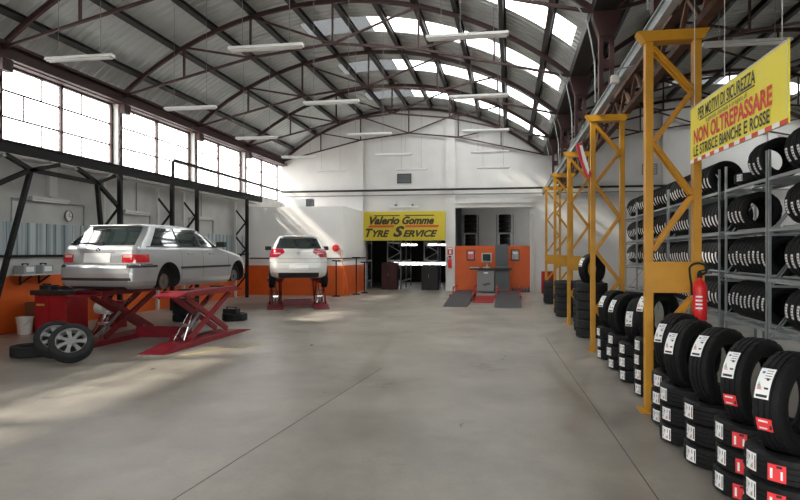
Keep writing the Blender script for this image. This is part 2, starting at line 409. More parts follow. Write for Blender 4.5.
def truss(cx, y, label, group, front=True):
    t = thing('roof_truss', label, 'roof truss', (cx, y, 5.9), group=group)
    rc = RS - .19 - .055; lim = math.asin((HALF - .14) / rc)
    m = MB(); K = 28; prev = None
    pts_ = [(cx + rc * sin(-lim + 2 * lim * k / K), ZC + rc * cos(-lim + 2 * lim * k / K)) for k in range(K + 1)]
    for off, ww, hh in ((0, .02, .09), (.045, .08, .012), (-.045, .08, .012)):
        for k in range(K):
            a0 = -lim + 2 * lim * k / K; a1 = -lim + 2 * lim * (k + 1) / K; r = rc + off
            m.bar((cx + r * sin(a0), y, ZC + r * cos(a0)), (cx + r * sin(a1), y, ZC + r * cos(a1)), ww, hh, up=(sin(a0), 0, cos(a0)))
    m.build('arch_chord', 'oxide', t)
    zc = lambda dx: ZC + sqrt(rc * rc - dx * dx)
    S = HALF - .2; A = (2.17, 6.67); C = (0, 6.92)
    low = [(-S, zc(S) - .06), (-A[0], A[1]), C, (A[0], A[1]), (S, zc(S) - .06)]
    m = MB()
    for (xa, za), (xb, zb) in zip(low, low[1:]): m.bar((cx + xa, y, za), (cx + xb, y, zb), .06, .055)
    m.build('lower_chord', 'oxide', t)
    for sgn in (-1, 1):
        zl = low[0][1] + (A[1] - low[0][1]) * (S - 4.0) / (S - A[0])
        for (xa, za, xb, zb) in ((4.0, zl, 4.0, zc(4.0)), (A[0], A[1], A[0], zc(A[0])), (A[0], A[1], 3.95, zc(3.95) - .03), (0, C[1], A[0], zc(A[0]))):
            w = MB(); w.bar((cx + sgn * xa, y, za), (cx + sgn * xb, y, zb), .05, .05, up=(0, 1, 0)); w.build('web_bar', 'oxide', t)
    w = MB(); w.bar((cx, y, C[1]), (cx, y, zc(0)), .05, .05, up=(0, 1, 0)); w.build('web_bar', 'oxide', t)
    return t
for vi, cx in enumerate((VC, VC2)):
    for i, y in enumerate(TR_Y):
        if vi == 0 and i == 0: continue
        truss(cx, y, '%s dark red arched steel truss of the %s vault%s' % (ORD[i - (1 - vi)], ('main', 'second')[vi], ', set against the end wall' if i == 5 else ' from the camera'), 'trusses of the %s vault' % ('main', 'second')[vi])

# column line: valley beam, lattice columns
mb = MB(); mb.box(XR - .16, XR + .22, 3, YB - .02, 5.80, 6.0); struct(mb, 'trim_13', 'darksteel', 'dark valley beam between the two vaults', 'beam')
for i, y in enumerate(TR_Y[:-1]):
    lattice_column('roof_column', XC, y, 4.245, 5.795, .25, .16, 'dark red slotted steel column on top of the %s yellow tower from the camera' % ORD[i], 'roof columns on the towers')
    t = MB(); pts_ = [(XC - .62, y - .25, 5.92), (XC - .48, y - .22, 5.84), (XC - .34, y - .2, 5.6), (XC - .26, y - .17, 5.25), (XC - .20, y - .13, 4.9), (XC - .19, y - .13, 4.24)]
    t.tube(pts_, .014, 8); o = t.build('downpipe', 'greysteel', smooth=True, loc=(XC - .19, y - .13, 4.24)); tag(o, 'thin pale curved pipe running down the %s dark red column from the camera' % ORD[i], 'pipe', 'pipes on the roof columns')

# ------------------------------------------------------------------ yellow towers with crane rail
def tower_x(y): return 1.46 - .009 * (y - 7.2) - .02 * (y > 11)
def tower(y, label, panel):
    xl = tower_x(y); xr = xl + .48; t = thing('yellow_tower', label, 'steel tower', (xl + .26, y, 0), group='yellow lattice towers')
    for x in (xl, xr):
        m = MB(); m.box(x - .04, x + .04, y - .06, y + .06, .012, 3.935); m.build('leg', 'yellow', t, bevel=.006)
        m = MB(); m.box(x - .10, x + .10, y - .15, y + .15, 0, .012); m.build('base_plate', 'yellow', t)
    m = MB(); m.prism([(xl - .13, 4.04), (xr + .12, 4.04), (xr + .05, 3.93), (xl - .05, 3.93)], y - .09, y + .09); m.build('cap_beam', 'yellow', t)
    zz = [3.87, 3.40, 2.86, 2.3, 1.72] if panel else [3.87, 3.40, 2.86, 2.3, 1.72, 1.2]
    zl = [1.22, .72, .2] if panel else [1.2, .72, .2]
    for seq, s0 in ((zz, 0), (zl, 1)):
        for i in range(len(seq) - 1):
            a, b = (xl + .04, xr - .04) if (i + s0) % 2 == 0 else (xr - .04, xl + .04)
            for yy in (y - .055, y + .055):
                m = MB(); m.bar((a, yy, seq[i]), (b, yy, seq[i + 1]), .012, .06, up=(0, 1, 0)); m.bar((a, yy, seq[i]), (b, yy, seq[i + 1]), .05, .012, up=(0, 1, 0)); m.build('brace', 'yellow', t)
    if panel:
        m = MB(); m.box(xl - .052, xr + .06, y - .088, y - .072, 1.27, 1.60); m.build('plate', 'yellow', t, bevel=.004)
    return t
for i, y in enumerate(TR_Y[:-1]):
    tower(y, ['yellow lattice steel tower with the red fire extinguisher, nearest to the camera', 'second yellow lattice steel tower, without a cover plate', 'third yellow lattice steel tower from the camera', 'fourth yellow lattice steel tower from the camera', 'yellow lattice steel tower nearest the orange partition'][i], i != 1)
xa, xb = tower_x(3.5), tower_x(27)
mb = MB()
for off, ww, hh in ((0, .02, .14), (.07, .08, .016), (-.07, .08, .016)): mb.bar((xa + .07, 3.5, 4.132 + off), (xb + .07, 27, 4.132 + off), ww, hh)
o = mb.build('crane_rail', 'greysteel', loc=(xa + .07, 3.5, 4.132)); tag(o, 'long light grey steel rail lying on the yellow tower caps', 'crane rail')
t = thing('rusty_girder', 'long rusty brown lattice girder running over the yellow towers', 'girder', (XR + .42, 3.5, 4.05))
for z in (4.09, 4.56):
    m = MB(); m.bar((XR + .42, 3.5, z), (XR + .38, 27.2, z), .11, .08); m.build('chord', 'brownrust', t)
m = MB(); k = 0; y = 3.6
while y < 26.8:
    m.bar((XR + .42, y, 4.12 if k % 2 else 4.53), (XR + .42, y + .5, 4.53 if k % 2 else 4.12), .05, .05); y += .5; k += 1
m.build('lattice_web', 'brownrust', t)
# floodlight on the rail
t = thing('floodlight', 'small white floodlight hanging under the grey crane rail', 'floodlight', (1.30, 8.4, 3.98))
m = MB(); m.box(1.25, 1.35, 8.35, 8.44, 3.82, 3.92); m.build('lamp_housing', 'dial', t, bevel=.01)
m = MB(); m.box(1.26, 1.34, 8.342, 8.349, 3.83, 3.91); m.build('lens', 'dial', t)
m = MB(); m.tube([(1.3, 8.4, 3.92), (1.3, 8.4, 4.0), (1.52, 8.4, 4.03), (1.53, 8.4, 4.045)], .012, 8); m.build('mount_bracket', 'greysteel', t)
# red and white hanging flag
t = thing('hanging_cloth', 'red and white folded cloth hanging from the second yellow tower', 'barrier cloth', (1.27, 11.2, 3.0))
m = MB(); pr_ = [(1.10, 3.52), (1.19, 3.56), (1.24, 3.3), (1.36, 3.02), (1.33, 2.94), (1.27, 2.96), (1.15, 3.28)]
m.prism(pr_, 11.17, 11.24); m.build('red_fold', 'reel', t, bevel=.01)
m = MB(); m.prism([(1.155, 3.50), (1.2, 3.5), (1.32, 3.08), (1.30, 3.0), (1.22, 3.22)], 11.155, 11.169); m.build('white_fold', 'label', t)

# ------------------------------------------------------------------ tyres
def tyre_mesh(name, R, W, rim, n, tread=True):
    h = W / 2; g = .007
    if tread:
        prof = [(R - .018, -h * .93), (R - .003, -h * .80), (R, -h * .46), (R - g, -h * .44), (R - g, -h * .34), (R, -h * .32), (R, -h * .06), (R - g, -h * .045), (R - g, h * .045), (R, h * .06), (R, h * .32), (R - g, h * .34), (R - g, h * .44), (R, h * .46), (R - .003, h * .80), (R - .018, h * .93)]
    else: prof = [(R - .018, -h * .93), (R - .002, -h * .7), (R, 0), (R - .002, h * .7), (R - .018, h * .93)]
    prof += [(R - .045, h), (R - .075, h * 1.0), (rim + .03, h * .86), (rim + .008, h * .80), (rim, h * .66), (rim + .012, h * .58), (R - .06, h * .80), (R - .028, h * .4), (R - .026, 0), (R - .028, -h * .4), (R - .06, -h * .80), (rim + .012, -h * .58), (rim, -h * .66), (rim + .008, -h * .80), (rim + .03, -h * .86), (R - .075, -h), (R - .045, -h)]
    m = MB(); m.lathe(prof, n, closed=True)
    if tread:
        np_ = len(prof)
        for i, (r, z) in enumerate(prof[:16]):
            if i in (1, 14, 2, 13, 0, 15):
                for k in range(n):
                    if k % 4 == 0:
                        x, y, zz = m.v[i * n + k]; q = (r - .006) / r; m.v[i * n + k] = (x * q, y * q, zz)
    me = m.build(name, 'rubber', smooth=35); return me
def sticker_mesh(R, half_w, a0, a1, z0, z1, kind, name='label_sticker'):
    m = MB(); K = 8; mi0 = 0
    def patch(aa, ab, za, zb, r, mi):
        k2 = max(1, round(K * (ab - aa) / (a1 - a0)))
        for k in range(k2):
            u0 = aa + (ab - aa) * k / k2; u1 = aa + (ab - aa) * (k + 1) / k2
            m.add([(r * cos(u0), r * sin(u0), za), (r * cos(u1), r * sin(u1), za), (r * cos(u1), r * sin(u1), zb), (r * cos(u0), r * sin(u0), zb)], [(0, 1, 2, 3)], mi)
    r = R + .0025; patch(a0, a1, z0, z1, r, 0)
    dz = z1 - z0; da = a1 - a0; r2 = r + .0012
    if kind == 'energy':
        patch(a1 - da * .13, a1 - da * .05, z0 + dz * .12, z1 - dz * .12, r2, 1)
        for q in range(6): patch(a0 + da * (.50 + q * .04), a0 + da * (.522 + q * .04), z0 + dz * .12, z0 + dz * (.24 + .04 * q), r2, [3, 3, 1, 1, 2, 2][q])
        patch(a0 + da * .34, a0 + da * .42, z0 + dz * .62, z0 + dz * .8, r2, 1); patch(a0 + da * .12, a0 + da * .2, z0 + dz * .18, z0 + dz * .36, r2, 4)
        for q in range(4): patch(a0 + da * (.08 + .09 * q), a0 + da * (.10 + .09 * q), z0 + dz * .45, z0 + dz * .9, r2, 1)
        patch(a0 + da * .64, a0 + da * .70, z0 + dz * .6, z0 + dz * .88, r2, 1)
    elif kind == 'bar':
        for q in range(4): patch(a0 + da * (.15 + .2 * q), a0 + da * (.22 + .2 * q), z0 + dz * .15, z1 - dz * (.15 + .12 * (q % 2)), r2, 1)
    elif kind == 'red':
        patch(a0 + da * .15, a0 + da * .3, z0 + dz * .15, z1 - dz * .25, r2, 5); patch(a0 + da * .5, a0 + da * .8, z1 - dz * .2, z1 - dz * .05, r2, 1)
        patch(a0 + da * .72, a0 + da * .84, z0 + dz * .15, z1 - dz * .35, r2, 5)
    return m
LM = ['label', 'ink', 'inkred', 'inkgreen', 'inkblue', 'label']
TYPES = {}
def tyre_type(key, R, W, rim, n, stickers, old=False, tread=True):
    t = tyre_mesh('tyre', R, W, rim, n, tread)
    if old: t.data.materials[0] = MT['rubberold']
    for (a, da, z0, z1, kind) in stickers:
        s_ = sticker_mesh(R, W / 2, a - da / 2, a + da / 2, z0 * W, z1 * W, kind).build('label_sticker' if kind != 'red' else 'red_sticker', (['redlabel'] if kind == 'red' else ['label']) + LM[1:], t, local=True)
        s_['label'] = 'red paper sticker on the tread' if kind == 'red' else 'white printed label on the tread'
    TYPES[key] = [t, False, R, W]
# angles: the label sits at local angle 0
tyre_type('near', .31, .18, .182, 96, [(0, .62, -.36, .12, 'energy')])
tyre_type('near_red', .31, .18, .182, 96, [(0, .62, -.36, .12, 'energy'), (.80, .26, -.30, .22, 'red')])
tyre_type('lay', .30, .170, .185, 96, [(0, .40, -.30, .34, 'energy')])
tyre_type('lay_red', .30, .170, .185, 96, [(0, .34, -.25, .38, 'energy'), (.60, .34, -.36, .22, 'red')])
tyre_type('rack', .31, .178, .19, 48, [(0, .62, -.20, .20, 'bar')], tread=True)
tyre_type('rack_far', .31, .20, .19, 32, [(0, .62, -.20, .20, 'none')], tread=False)
tyre_type('plain', .31, .185, .19, 40, [], tread=False)
tyre_type('old', .31, .18, .19, 48, [], old=True, tread=True)
tyre_type('far', .31, .22, .19, 24, [], tread=False)
def put_tyre(key, loc, mode, ang, label, group, rz=0., scale=1., tilt=0.):
    T = TYPES[key]
    o = T[0] if not T[1] else copy_tree(T[0]); T[1] = True
    if mode == 'lay': mt = M4.Rotation(ang, 4, 'Z')
    else: mt = M4.Rotation(rz, 4, 'Z') @ M4.Rotation(tilt, 4, 'X') @ M4.Rotation(rad(90), 4, 'X') @ M4.Rotation(ang, 4, 'Z')
    o.rotation_euler = mt.to_euler(); o.location = loc; o.scale = (scale,) * 3
    tag(o, label, 'tyre', group); return o

# stacks along the aisle: (x, y, lying tyres, standing tyre?, keys)
def stack(x, y, n, key, where, group, ang=rad(215), stand=None, jit=.012, sx=-.03):
    dz = TYPES[key][3] + .0015
    for k in range(n):
        a = ang + random.uniform(-.10, .10)
        put_tyre(key, (x + random.uniform(-jit, jit), y + random.uniform(-jit, jit), .003 + dz / 2 + k * dz), 'lay', a,
                 '%s tyre in the stack %s' % ('bottom' if k == 0 else 'topmost lying' if k == n - 1 else ORD[k] + ' lowest', where), group)
    if stand:
        skey, rz, spin, lab = stand
        put_tyre(skey, (x + sx, y, .003 + n * dz + .31 - .044), 'stand', spin, lab, group, rz=rz)
RZ = rad(40)
g = 'tyre stacks by the nearest yellow tower'
SP = rad(152)
stack(1.73, 4.24, 3, 'lay_red', 'closest to the camera', g, rad(196), ('near_red', RZ, SP, 'black tyre standing on the stack closest to the camera, with a red tag'))
stack(1.745, 4.88, 3, 'lay_red', 'second from the camera', g, rad(194), ('near_red', RZ, SP, 'black tyre standing on the second stack from the camera, white label and red tag'))
stack(1.70, 5.50, 3, 'lay', 'third from the camera', g, rad(199), ('near', RZ, SP - .15, 'black tyre standing on the third stack from the camera, white label near its top'))
stack(1.65, 6.11, 3, 'lay', 'fourth from the camera, with scuffed tape', g, rad(199), ('near', RZ, SP + .1, 'black tyre standing on the fourth stack from the camera, in front of the extinguisher'))
stack(1.70, 6.75, 3, 'lay', 'just before the nearest yellow tower', g, rad(199), ('near', RZ, SP + .05, 'black tyre standing on the stack just before the nearest yellow tower'))
g = 'tyre stacks between the first two yellow towers'
stack(1.76, 7.98, 4, 'lay', 'just behind the nearest yellow tower', g, rad(199), ('near', RZ, SP, 'black tyre standing on the tall stack just behind the nearest yellow tower'))
stack(1.72, 8.85, 3, 'lay', 'second behind the nearest yellow tower', g, rad(199), ('near', RZ + .3, SP + .3, 'tilted black tyre on the second stack behind the nearest yellow tower'))
stack(1.70, 9.75, 3, 'lay', 'third behind the nearest yellow tower', g, rad(199), ('near', RZ, SP, 'black tyre standing on the third stack behind the nearest yellow tower'))
stack(1.68, 10.62, 3, 'lay', 'just before the second yellow tower', g, rad(199), ('near', RZ, SP, 'black tyre standing on the stack just before the second yellow tower'))
g = 'old tyre stacks beyond the second yellow tower'
stack(1.62, 13.3, 6, 'old', 'of greyish used tyres before the third yellow tower', g)
stack(2.30, 13.2, 5, 'old', 'of greyish used tyres beside the racks', g)
stack(1.66, 14.25, 6, 'old', 'of used tyres hard against the third yellow tower', g)
put_tyre('near', (1.62, 13.3, .003 + 6 * .1815 + .266), 'stand', SP, 'black labelled tyre standing on the greyish stack before the third yellow tower', g, rz=RZ)
stack(1.50, 17.4, 5, 'old', 'of used tyres before the fourth yellow tower', g)
stack(1.52, 18.3, 5, 'old', 'of used tyres hard against the fourth yellow tower', g)
stack(1.42, 21.6, 4, 'old', 'of used tyres between the last two yellow towers', g)
stack(1.44, 22.4, 4, 'old', 'of used tyres close before the last yellow tower', g)

# tyre racks
RX0, RX1 = 3.70, 4.30
SH = [.62, 1.36, 2.08, 2.82]
def rack(y0, y1, label):
    t = thing('tyre_rack', label, 'tyre rack', ((RX0 + RX1) / 2, (y0 + y1) / 2, 0), group='galvanised tyre racks')
    for x in (RX0, RX1):
        for y in (y0, y1):
            m = MB(); m.box(x - .016, x + .016, y - .018, y + .018, 0, 3.18)
            m.build('upright', 'galv', t)
    for y in (y0, y1):
        m = MB(); z = .4
        for z in (.45, 1.2, 1.95, 2.7): m.bar((RX0 + .022, y, z), (RX1 - .022, y, z), .025, .03)
        for z in (.45, 1.2, 1.95): m.bar((RX0 + .022, y, z), (RX1 - .022, y, z + .75), .018, .02)
        m.build('end_bracing', 'galv', t)
    for s in SH:
        for x in (RX0, RX1):
            m = MB(); m.box(x - .02, x + .02, y0 + .02, y1 - .02, s - .085, s - .04); m.build('shelf_beam', 'galv', t)
        m = MB()
        for x in (3.88, 4.12): m.tube([(x, y0 + .03, s - .018), (x, y1 - .03, s - .018)], .018, 8)
        for y in (y0 + .12, y1 - .12): m.box(RX0 + .02, RX1 - .02, y - .02, y + .02, s - .085, s - .037)
        m.build('support_bar', 'galv', t)
    return t
UN = [(8.25, 10.02), (10.12, 11.92), (12.28, 14.05), (14.2, 15.98), (16.1, 17.9), (18.0, 19.8), (19.9, 21.7)]
UD = ['closest to the camera', 'behind the yellow sign', 'behind the nearest yellow tower', 'third behind the nearest tower', 'beside the third yellow tower', 'before the fourth yellow tower', 'farthest down the aisle']
UW = ['nearest rack bay', 'rack bay below the yellow sign', 'rack bay behind the first yellow tower', 'fourth rack bay', 'fifth rack bay', 'sixth rack bay', 'farthest rack bay']
ROWW = ['lowest shelf', 'second shelf up', 'third shelf up', 'top shelf']
def row(u, s, n, y0, w, key, la):
    R = TYPES[key][2]; dz = sqrt((R + .018) ** 2 - .12 ** 2) - .018
    for k in range(n):
        put_tyre(key, (4.0, y0 + w * (k + .5), SH[s] + dz + .002), 'stand', la + random.uniform(-.10, .10), '%s tyre from the near end, %s, %s' % (ORD[k], ROWW[s], UW[u]), 'tyres on the racks')
for u, (y0, y1) in enumerate(UN):
    rack(y0, y1, 'tall galvanised tyre rack bay, %s' % ['nearest to the camera at the picture edge', 'second from the camera, below the yellow sign', 'third from the camera, behind the first yellow tower', 'fourth from the camera', 'fifth from the camera', 'sixth from the camera', 'farthest from the camera'][u])
    if u == 0:
        for s, la in ((0, 185), (1, 190), (2, 195), (3, 195)): row(u, s, 4, 8.80, .183, 'rack', rad(la))
    elif u == 1:
        row(u, 0, 9, y0 + .06, .182, 'rack', rad(178)); row(u, 1, 9, y0 + .06, .182, 'rack', rad(190))
        row(u, 2, 4, 11.13, .182, 'rack', rad(198)); row(u, 3, 3, 10.35, .182, 'rack', rad(200))
        put_tyre('lay', (3.98, 11.42, SH[3] + .094), 'lay', rad(205), 'black tyre lying flat with a white label on the top shelf below the sign', 'tyres on the racks')
    elif u == 2:
        for s in range(4): row(u, s, 8 if s < 3 else 5, y0 + .08 + (.5 if s == 3 else 0), .20, 'rack_far', rad(188 + 4 * s))
    elif u == 3:
        for s in range(4): row(u, s, 8, y0 + .06, .205, 'rack_far', rad(188 + 4 * s))
    else:
        for s in range(1 if u > 4 else 0, 4): row(u, s, 6, y0 + .08, .27 if u < 6 else .26, 'rack_far', rad(188 + 4 * s))

# fire extinguisher on the tower plate
ex = (1.915, 6.975)
t = thing('fire_extinguisher', 'red fire extinguisher with a black looped hose on the nearest yellow tower', 'fire extinguisher', (ex[0], ex[1], 1.02))
m = MB(); m.lathe([(.0, 0), (.068, 0), (.075, .02), (.075, .36), (.062, .41), (.03, .44), (.026, .47), (0, .47)], 28, (ex[0], ex[1], 1.02)); m.build('cylinder', 'brightred', t, smooth=40)
m = MB(); m.lathe([(0, 0), (.028, 0), (.028, .05), (.015, .07), (0, .07)], 16, (ex[0], ex[1], 1.49)); m.bar((ex[0] - .02, ex[1] - .02, 1.56), (ex[0] + .13, ex[1] - .06, 1.60), .025, .015); m.bar((ex[0] - .02, ex[1] - .02, 1.535), (ex[0] + .11, ex[1] - .06, 1.545), .025, .015); m.build('valve_handle', 'black', t)
pts_ = [(ex[0] - .02, ex[1], 1.52)]
for k in range(15):
    a = rad(-60 + 250 * k / 14); pts_.append((ex[0] - .03 + .09 * cos(a), ex[1] - .05, 1.585 + .065 * sin(a)))
pts_ += [(ex[0] - .115, ex[1] - .06, 1.5), (ex[0] - .10, ex[1] - .05, 1.42), (ex[0] - .095, ex[1] - .045, 1.3)]
m = MB(); m.tube(pts_, .012, 8); m.build('hose', 'black', t, smooth=True)
m = MB()
for k in range(8):
    a0, a1 = rad(215 + 9 * k), rad(224 + 9 * k); r = .0765
    m.add([(ex[0] + r * cos(a), ex[1] + r * sin(a), z) for a, z in ((a0, 1.12), (a1, 1.12), (a1, 1.32), (a0, 1.32))], [(0, 1, 2, 3)])
for q in range(4):
    for k in range(6):
        a0, a1 = rad(222 + 9 * k), rad(231 + 9 * k); r = .0775
        m.add([(ex[0] + r * cos(a), ex[1] + r * sin(a), z) for a, z in ((a0, 1.15 + q * .042), (a1, 1.15 + q * .042), (a1, 1.168 + q * .042), (a0, 1.168 + q * .042))], [(0, 1, 2, 3)], 1)
m.build('instruction_label', ['brightred', 'label'], t)
m = MB(); m.box(ex[0] - .03, ex[0] + .03, ex[1] + .077, ex[1] + .13, 1.35, 1.42); m.build('wall_mount', 'greydark', t); t.scale = (.93, .93, .93); t.location.z = 1.0; t.location.y += .003

# yellow safety sign hung along the aisle
SXs = 1.72; SY0, SY1 = 6.57, 4.37; SZ0, SZ1 = 2.53, 3.06
t = thing('safety_sign', 'yellow hanging sign telling customers not to cross the striped line', 'sign', (SXs, (SY0 + SY1) / 2, SZ0))
W_ = SY0 - SY1; Hs = SZ1 - SZ0
MX = M4(((0, 1, 0, SXs), (-1, 0, 0, SY0), (-.018, 0, 1, SZ0 + .02), (0, 0, 0, 1)))   # local x -> -Y, local -y -> -X
def on_sign(m): return m.xf(MX)
m = MB(); m.box(0, W_, 0, .012, 0, Hs); on_sign(m).build('board', 'signyellow', t)
m = MB()
for k in range(18):
    w = W_ / 18
    m.prism([(k * w, .0), ((k + 1) * w, .0), ((k + 1) * w + .0, .032), (k * w + .0, .032)], -.003, 0, 'y', mi=k % 2)
on_sign(m).build('stripe_border', ['label', 'inkred'], t)
m = MB(); m.box(0, W_, -.002, .0, Hs - .012, Hs); m.box(W_ - .01, W_, -.002, 0, 0, Hs); on_sign(m).build('edge_trim', 'beige', t)
m = text_mb('PER MOTIVI DI SICUREZZA', .26, 1.66, Hs - .15, Hs - .045, .004, bold=.018); m.box(.30, 1.64, -.004, 0, Hs - .165, Hs - .157)
text_mb('la gentile clientela è pregata di', .50, 1.50, Hs - .225, Hs - .175, .004, mb=m); on_sign(m).build('black_lettering', 'ink', t)
m = text_mb('NON OLTREPASSARE', .12, W_ - .24, .165, .305, .004, bold=.034); on_sign(m).build('red_lettering', 'inkred', t)
ws = 'LE STRISCE BIANCHE E ROSSE'.split(); tot = sum(len(w) for w in ws) + .7 * (len(ws) - 1); px_ = .12; un = (W_ - .40) / tot
for w in ws:
    on_sign(text_mb(w, px_, px_ + un * len(w), .052, .148, .004, bold=.016)).build('lettering', 'ink', t); px_ += un * (len(w) + .7)
for q in (.12, W_ / 2 - .12, W_ - .1):
    m = MB(); m.tube([(SXs + .004, SY0 - q, SZ1 - .03), (SXs + .004, SY0 - q, 5.82)], .003, 6); m.build('hanging_wire', 'conduit', t)

# ------------------------------------------------------------------ hanging fluorescent lights
def tube_light(x, y, z, label, zc_):
    t = thing('pendant_tube_light', label, 'ceiling light', (x, y, z), group='hanging tube lights')
    m = MB(); m.prism([(y - .07, z), (y + .07, z), (y + .05, z + .05), (y - .05, z + .05)], x - .63, x + .63, 'x'); m.build('housing', 'whitepaint', t)
    for yy in (-.035, .035):
        m = MB(); m.tube([(x - .60, y + yy, z - .016), (x + .60, y + yy, z - .016)], .014, 8); m.build('lamp_tube', 'tube', t)
    for s in (-.4, .4):
        m = MB(); m.tube([(x + s, y, z + .05), (x + s, y, arch_z(x + s - (VC if x < XR else VC2)) - .25)], .005, 6); m.build('hanging_wire', 'greymid', t)
rows_ = [(-7.25, 'near the side windows'), (-3.9, 'down the middle of the main vault'), (-.65, 'beside the yellow towers')]
for x, w in rows_:
    for i, y in enumerate((9.85, 13.7, 17.6, 21.4, 25.4)):
        tube_light(x, y, 5.0, '%s white hanging tube light from the camera, row %s' % (ORD[i], w), arch_z(x - VC) - .06)
tube_light(3.58, 10.58, 4.9, 'greyish tube light hanging over the racks behind the yellow sign', arch_z(3.58 - VC2) - .06)

# ------------------------------------------------------------------ back wall fittings
for z, r, nm in ((4.42, .045, 'dark pipe running high across the white end wall'), (4.20, .028, 'thin grey pipe below the dark one on the end wall')):
    m = MB(); m.tube([(XL + .1, YB - .2, z), (12.0, YB - .2, z)], r, 8); o = m.build('wall_pipe', 'darksteel' if r > .03 else 'greymid', smooth=True, loc=(XL + .1, YB - .2, z)); tag(o, nm, 'pipe')
t = thing('wall_vent', 'dark square vent grille high on the white end wall', 'vent', (-4.6, YB, 4.75))
m = MB(); m.box(-4.92, -4.28, YB - .05, YB - .001, 4.73, 4.78); m.box(-4.92, -4.28, YB - .05, YB - .001, 5.11, 5.16); m.box(-4.92, -4.87, YB - .05, YB - .001, 4.78, 5.11); m.box(-4.33, -4.28, YB - .05, YB - .001, 4.78, 5.11); m.build('frame', 'greydark', t)
m = MB()
for k in range(6): m.bar((-4.87, YB - .03, 4.80 + k * .055), (-4.33, YB - .03, 4.80 + k * .055), .03, .012, up=(0, .6, .8))
m.build('slat', 'greymid', t)
m = MB(); m.box(-4.87, -4.33, YB - .012, YB - .002, 4.78, 5.11); m.build('backing', 'greydark', t)
t = thing('wall_vent', 'pale slatted grille on the end wall behind the tyre racks', 'vent', (5.7, YB, 4.4))
m = MB(); m.box(5.4, 6.0, YB - .04, YB - .001, 4.9, 5.35); m.build('frame', 'greymid', t)
m = MB()
for k in range(5): m.box(5.44, 5.96, YB - .06, YB - .04, 4.94 + k * .08, 4.98 + k * .08)
m.build('slat', 'conduit', t)

# company sign over the opening
X0, X1, Z0, Z1, Y_ = -6.47, -2.76, 2.20, 3.48, 27.62
t = thing('company_sign', 'yellow company sign board over the dark tyre store opening', 'sign', ((X0 + X1) / 2, Y_, Z0))
m = MB(); m.box(X0, X1, Y_, Y_ + .1, Z0, Z1); m.build('board', 'signyellow2', t, bevel=.01)
def tS(txt, a, b, c, d, **k):
    w = X1 - X0; h = Z1 - Z0; m = text_mb(txt, X0 + a * w, X0 + b * w, Z0 + c * h, Z0 + d * h, .012, **k); m.v = [(x, y + Y_, z) for x, y, z in m.v]; return m
DG = mat('dark_brown_ink', (.05, .035, .012), .6)
for txt, a, b in (('Valerio', .10, .46), ('Gomme', .49, .87)): tS(txt, a, b, .55, .83, shear=.35, bold=.045).build('lettering', DG, t)
m = MB()
w = X1 - X0; h = Z1 - Z0
for a, b in ((.15, .46), (.52, .87)): m.box(X0 + a * w, X0 + b * w, Y_ - .012, Y_, Z0 + .84 * h, Z0 + .875 * h)
m.build('overline_trim', DG, t)
m = MB()
for a, b in ((.08, .40), (.52, .93)): m.prism([(X0 + a * w, Z0 + .45 * h), (X0 + (b - .015) * w, Z0 + .45 * h), (X0 + b * w, Z0 + .53 * h), (X0 + (a + .015) * w, Z0 + .53 * h)], Y_ - .012, Y_)
m.build('stripe', 'orange', t)
for txt, a, b, c, d in (('T', .05, .14, .12, .42), ('YRE', .135, .34, .12, .36), ('S', .38, .52, .12, .50), ('ERVICE', .50, .91, .12, .36)): tS(txt, a, b, c, d, shear=.35, bold=.045).build('lettering', DG, t)
t = thing('sign_light', 'white strip light above the yellow company sign', 'light fitting', (-4.6, YB, 3.68))
m = MB(); m.box(-5.25, -3.95, YB - .22, YB - .10, 3.66, 3.72); m.build('housing', 'whitepaint', t)
m = MB(); m.box(-5.0, -4.93, YB - .2, YB - .001, 3.72, 3.80); m.box(-4.25, -4.18, YB - .2, YB - .001, 3.72, 3.80); m.build('bracket', 'greydark', t)
# extinguisher and its small sign on the pilaster
t = thing('extinguisher_sign', 'small red and white notice on the white pilaster', 'sign', (-2.56, YB - .14, 1.6))
m = MB(); m.box(-2.68, -2.44, YB - .152, YB - .141, 1.58, 1.9); m.build('board', 'brightred', t)
m = MB(); m.box(-2.61, -2.51, YB - .155, YB - .152, 1.62, 1.78); m.box(-2.66, -2.46, YB - .155, YB - .152, 1.82, 1.88); m.build('symbol', 'label', t)
t = thing('fire_extinguisher', 'red fire extinguisher on the white pilaster beside the store opening', 'fire extinguisher', (-2.56, YB - .26, .95))
m = MB(); m.lathe([(0, 0), (.085, 0), (.09, .02), (.09, .38), (.05, .45), (.03, .5), (0, .5)], 20, (-2.56, YB - .26, .95)); m.build('cylinder', 'brightred', t, smooth=40)
m = MB(); m.box(-2.62, -2.5, YB - .29, YB - .23, 1.45, 1.52); m.tube([(-2.56, YB - .28, 1.5), (-2.68, YB - .3, 1.46), (-2.69, YB - .3, 1.2)], .014, 6); m.build('valve_hose', 'black', t)
m = MB(); m.box(-2.59, -2.53, YB - .168, YB - .141, 1.2, 1.3); m.build('wall_mount', 'greydark', t); t.scale = (.93, .93, .93); t.location.z = 1.0; t.location.y += .003

